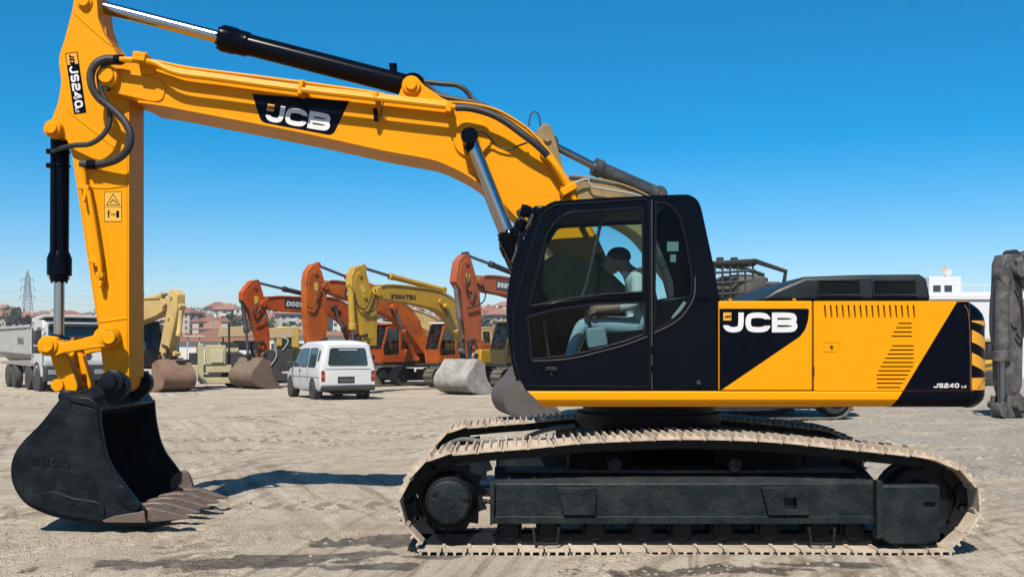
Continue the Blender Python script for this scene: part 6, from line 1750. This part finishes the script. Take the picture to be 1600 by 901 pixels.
# trees between the houses
LEAF = paint('far_foliage', (.045, .075, .03), rough=.9, var=.5, scale=.35)
TRK = paint('bark', (.09, .065, .045), rough=.9)
def leaf_mesh(seed, n=420):
    r_ = random.Random(seed); mm = MB()
    cl = [(r_.uniform(-1.6, 1.6), r_.uniform(-1.6, 1.6), r_.uniform(2.2, 5.2), r_.uniform(.8, 1.5)) for _ in range(9)]
    for i in range(n):
        cx, cy, cz, cr = r_.choice(cl)
        v = Vector((r_.gauss(0, 1), r_.gauss(0, 1), r_.gauss(0, 1))).normalized() * cr * r_.uniform(.6, 1.05)
        p = Vector((cx, cy, cz)) + v
        u = Vector((r_.gauss(0, 1), r_.gauss(0, 1), r_.gauss(0, 1))).normalized(); w_ = u.orthogonal().normalized(); s_ = r_.uniform(.22, .45)
        b_ = len(mm.v); mm.add([p + u * s_, p + w_ * s_ * .7, p - u * s_, p - w_ * s_ * .7], [(0, 1, 2, 3)])
    return mm.mesh('crown', LEAF, None, 0)
LM = [leaf_mesh(s) for s in range(5)]
tm = MB(); tm.tube([(0, 0, -.5), (.1, 0, 1.5), (0, .1, 3.2)], [.3, .22, .1], 7); tm.tube([(.05, 0, 1.8), (.8, .3, 3.2)], [.13, .05], 5); tm.tube([(.05, 0, 2.0), (-.8, -.3, 3.4)], [.12, .05], 5)
TM = tm.mesh('trunk', TRK)
tcount = {}
def tree(px, d, k, label, z=None, group='trees on the hillside'):
    x = (px - CX) * d / FPX
    o = thing('tree', label, 'tree', (x, d, (hillz(x, d) - .3) if z is None else z), r2.uniform(0, 6), group)
    o.scale = (k, k, k * r2.uniform(.85, 1.2))
    for nm, me_ in (('trunk', TM), ('crown', r2.choice(LM))):
        c = bpy.data.objects.new(nm, me_); COL.objects.link(c); c.parent = o
zones = ((-20, 58), (62, 148), (152, 283), (287, 383), (387, 478), (482, 583), (587, 698), (702, 830))
for row, d in enumerate((300, 360, 425, 490, 560)):
    for (a, b) in zones:
        n = 2 if b - a > 90 else 1
        for i in range(n):
            px = a + (b - a) * (i + r2.uniform(.15, .85)) / n
            tree(px, d + r2.uniform(-8, 8), r2.uniform(.8, 1.5), 'dark green tree before the %s row, %s%s' % (ROWS[row], near_word(px), '' if n == 1 else (', left one', ', right one')[i]))
# street lamp and the lattice mast
mm = MB(); x = (332 - CX) * 120 / FPX; z0_ = -.3
mm.cyl((0, 0, 0), (0, 0, 6.0), .11, .07, 10); lampo = mm.build('lamp_post', paint('galvanised', (.35, .36, .37), rough=.5, metal=.3))
lampo.location = (x, 120, z0_); tag(lampo, 'thin grey street lamp post rising above the road machine', 'lamp post')
for s in (-1, 1):
    mm = MB(); mm.tube([(0, 0, 5.95), (s * .8, 0, 6.1)], .04, 6); mm.box((s * 1.0, 0, 6.1), (.55, .22, .1)); mm.build('lamp_head', MATS['galvanised'], lampo)

PY = paint('pylon_steel', (.16, .17, .18), rough=.6)
d = 480; x = (43 - CX) * d / FPX; zb = hillz(x, d) - 1; zt = CAMH + (HY - 422) * d / FPX
pyl = thing('pylon', 'steel lattice power pylon on the skyline above the lorry', 'pylon', (x, d, zb), R(10))
hh = zt - zb
mm = MB()
def hw(t): return 2.1 * (1 - t) ** .8 + .28 if t < .84 else max(.05, .9 * (1 - t) / .16 + .02)
lv = [0, .16, .3, .42, .53, .62, .70, .77, .84, .92, 1.0]
for sx in (-1, 1):
    for sy in (-1, 1):
        mm.tube([(sx * hw(t), sy * hw(t), t * hh) for t in lv], .14, 4)
for a, b in zip(lv, lv[1:]):
    for s in (-1, 1):
        mm.tube([(-hw(a), s * hw(a), a * hh), (hw(b), s * hw(b), b * hh)], .09, 4); mm.tube([(hw(a), s * hw(a), a * hh), (-hw(b), s * hw(b), b * hh)], .09, 4)
        mm.tube([(s * hw(a), -hw(a), a * hh), (s * hw(b), hw(b), b * hh)], .09, 4)
        mm.tube([(-hw(b), s * hw(b), b * hh), (hw(b), s * hw(b), b * hh)], .09, 4)
mm.build('lattice_tower', PY, pyl, smooth=0)
for t, w_ in ((.55, 3.2), (.70, 3.0), (.84, 2.7)):
    m2 = MB(); m2.tube([(-w_, 0, t * hh), (w_, 0, t * hh)], .12, 4); m2.tube([(-w_, 0, t * hh), (0, 0, t * hh + 1.2), (w_, 0, t * hh)], .09, 4); ca = m2.build('cross_arm', PY, pyl)
    for s in (-1, 1):
        m2 = MB(); m2.cyl((s * w_, 0, t * hh), (s * w_, 0, t * hh - 1.6), .16, n=6); m2.build('insulator', PY, ca)
for t in (.55, .70):
    p0 = Vector((x, d, zb + t * hh - 1.6))
    for s, far_ in ((-1, Vector((-170, -60, 4))), (1, Vector((260, 60, -8)))):
        m2 = MB(); p1 = p0 + far_
        m2.tube([p0.lerp(p1, k / 12) + Vector((0, 0, -9 * (1 - (2 * k / 12 - 1) ** 2) * .5)) for k in range(13)], .05, 4)
        w_ = m2.build('power_line', PY); tag(w_, 'thin power line running %s from the pylon, %s of two' % ('left' if s < 0 else 'right', 'lower' if t < .6 else 'upper'), 'power line', 'power lines')
for px in (224, 254):
    d = 590; x = (px - CX) * d / FPX; z = hillz(x, d); zt = CAMH + (HY - 452) * d / FPX
    m2 = MB(); m2.lathe([(0, .9), ((zt - z) * .6, .8), ((zt - z) * .62, 1.2), ((zt - z) * .65, 1.2), ((zt - z) * .66, .65), ((zt - z) * .84, .6), (zt - z, .03)], (0, 0, 0), (0, 0, 1), 12)
    mo = m2.build('minaret', WALLS[5]); mo.location = (x, d, z); tag(mo, 'slender grey minaret on the skyline, the %s of the pair' % ('left' if px < 240 else 'right'), 'minaret', 'minarets')

# low white shed behind the road machines
sh = thing('white_shed', 'low white shed with a rusty roof behind the road machine', 'shed', ((345 - CX) * 95 / FPX, 95, -.25))
mm = MB(); mm.bb(-3.5, 3.2, -2, 2, 0, 2.4); mm.build('wall', WALLS[2], sh)
mm = MB(); mm.prism([(-3.9, 2.4), (3.6, 2.4), (3.6, 2.5), (-.1, 3.5), (-3.9, 2.5)], -2.4, 2.4); mm.build('roof', ROOFS[1], sh)
mm = MB(); mm.bb(.6, 1.5, -2.03, -1.98, .05, 2.0); mm.build('door', WIN, sh)
# long boundary buildings filling the valley foot
for i, (px, d, w_, h_, lb) in enumerate(((120, 150, 16, 3.2, 'long low depot with red roof behind the lorry'), (470, 140, 20, 3.4, 'long low depot with red roof behind the van'), (620, 150, 18, 3.6, 'long low depot with red roof behind the orange cabs'), (770, 150, 16, 4.2, 'long low depot with red roof behind the mustard excavator body'), (235, 160, 12, 3.4, 'long low depot with red roof behind the cream excavator'))):
    x = (px - CX) * d / FPX
    o = thing('depot', lb, 'building', (x, d, -.25), 0)
    mm = MB(); mm.bb(-w_ / 2, w_ / 2, -4, 4, 0, h_); mm.build('wall', WALLS[(0, 2, 1)[i % 3]], o)
    mm = MB(); mm.prismx([(-4.5, h_), (4.5, h_), (4.5, h_ + .15), (0, h_ + .7), (-4.5, h_ + .15)], -w_ / 2 - .4, w_ / 2 + .4); mm.build('roof', ROOFS[i % 3], o)
    for k in range(int(w_ / 3)):
        xx = -w_ / 2 + 1.5 + k * 3
        mm = MB(); mm.bb(xx - .6, xx + .6, -4.04, -3.98, 1.2, 2.4); mm.build('window', WIN, o)

# ---------------------------------------------------------------- white hall on the right
WHL = paint('hall_white', (.72, .73, .74), rough=.7, var=.04, scale=.5)
d = 62; xl = (1405 - CX) * d / FPX; hall = thing('white_hall', 'plain white flat-roofed hall behind the counterweight on the right', 'building', (xl, d, -.25))
ztop = CAMH + (HY - 468) * d / FPX + .25
zp = CAMH + (HY - 450) * d / FPX + .25
mm = MB(); mm.bb(0, 26, 0, 18, 0, ztop); mm.build('wall', WHL, hall, .02)
mm = MB(); mm.bb(-.15, 26.15, -.12, 18.15, ztop, ztop + .3); mm.bb(-.02, 26.0, 4.5, 17.9, ztop + .3, zp); mm.build('parapet', WHL, hall, .02)
for k in range(6):
    mm = MB(); mm.bb(3.4 + k * 4, 3.45 + k * 4, -.01, 0, .0, ztop); mm.build('panel_joint', paint('joint_grey', (.45, .46, .47)), hall)
zr = CAMH + (HY - 432) * (d + 6) / FPX + .25
xr0 = (1452 - CX) * (d + 6) / FPX - xl; xr1 = (1502 - CX) * (d + 6) / FPX - xl
mm = MB(); mm.bb(xr0, xr1, 6, 10, ztop, zr); rr_ = mm.build('roof_room', WHL, hall, .02)
for k in range(2):
    xx = xr0 + .25 + k * .75
    mm = MB(); mm.bb(xx, xx + .5, 5.97, 6.02, zr - 1.15, zr - .55); wd_ = mm.build('window', WIN, rr_)
    mm = MB(); mm.bb(xx - .05, xx + .55, 5.93, 6.0, zr - 1.2, zr - 1.15); mm.build('sill', WHL, wd_)
xx = (1480 - CX) * (d + 6) / FPX - xl
mm = MB(); mm.lathe([(0, .05), (.05, .25), (.12, .38), (.13, .37), (.06, .2), (.04, .04)], (xx, 6.3, zr + .35), (.2, -1, .3), 16); mm.tube([(xx, 6.35, zr), (xx, 6.35, zr + .35)], .04, 6); mm.build('satellite_dish', paint('dish', (.55, .53, .5)), rr_)
mm = MB(); mm.tube([(xr0 - 1, 5, zp), (xr0 - 1, 5, zp + .5), (24, 5, zp + .5)], .03, 5)
for k in range(12): mm.tube([(xr0 - 1 + k * 1.4, 5, zp), (xr0 - 1 + k * 1.4, 5, zp + .5)], .025, 5)
mm.build('roof_railing', WHL, hall)
mm = MB(); xx = (1530 - CX) * (d - .5) / FPX - xl; mm.bb(xx, xx + 2.2, -.03, .0, .05, 2.4); mm.build('door', paint('hall_door', (.4, .43, .45)), hall)
# yellow light machine at the foot of the hall
Yp = Yard('compact_loader', 'small yellow loader far behind the counterweight beside the white hall', 'loader', 1543, 50, 20)
o = Yp.o
mm = MB(); mm.bb(-.9, 1.1, -.6, .6, .5, 1.25); mm.build('body', KYEL, o, .08)
mm = MB(); mm.bb(-.4, .6, -.5, .5, 1.25, 2.1); cb2 = mm.build('cab', BGB, o, .06)
mm = MB(); mm.bb(-.45, .65, -.55, .55, 2.1, 2.18); mm.build('roof', KYEL, cb2, .02)
mm = MB(); mm.tube([(.7, -.6, 1.3), (-1.0, -.6, 1.0), (-1.6, -.6, .4)], .09, 6); mm.tube([(.7, .6, 1.3), (-1.0, .6, 1.0), (-1.6, .6, .4)], .09, 6); mm.build('lift_arm', KYEL, o)
mm = MB(); mm.prism([(-1.6, .6), (-1.6, .1), (-2.2, .05), (-2.15, .12), (-1.7, .18), (-1.7, .6)], -.8, .8); mm.build('shovel', GREY, o)
for xx in (-.55, .65):
    for s in (-1, 1): wheel(o, xx, s * .62, .38, .26, s, RIMD)
# ---------------------------------------------------------------- thin summer haze
hm = bpy.data.materials.new('haze_air'); hm.use_nodes = True
hn = hm.node_tree; hn.nodes.remove(hn.nodes['Principled BSDF'])
pv = hn.nodes.new('ShaderNodeVolumePrincipled')
pv.inputs['Color'].default_value = (.86, .92, 1.0, 1)
pv.inputs['Density'].default_value = .00022
hn.links.new(pv.outputs[0], hn.nodes['Material Output'].inputs['Volume'])
mm = MB(); mm.bb(-1400, 1400, -360, 1900, -6, 44)
hz_o = mm.build('haze', hm, smooth=0)
tag(hz_o, 'thin pale summer haze over the yard and hillside', None, None, 'stuff')
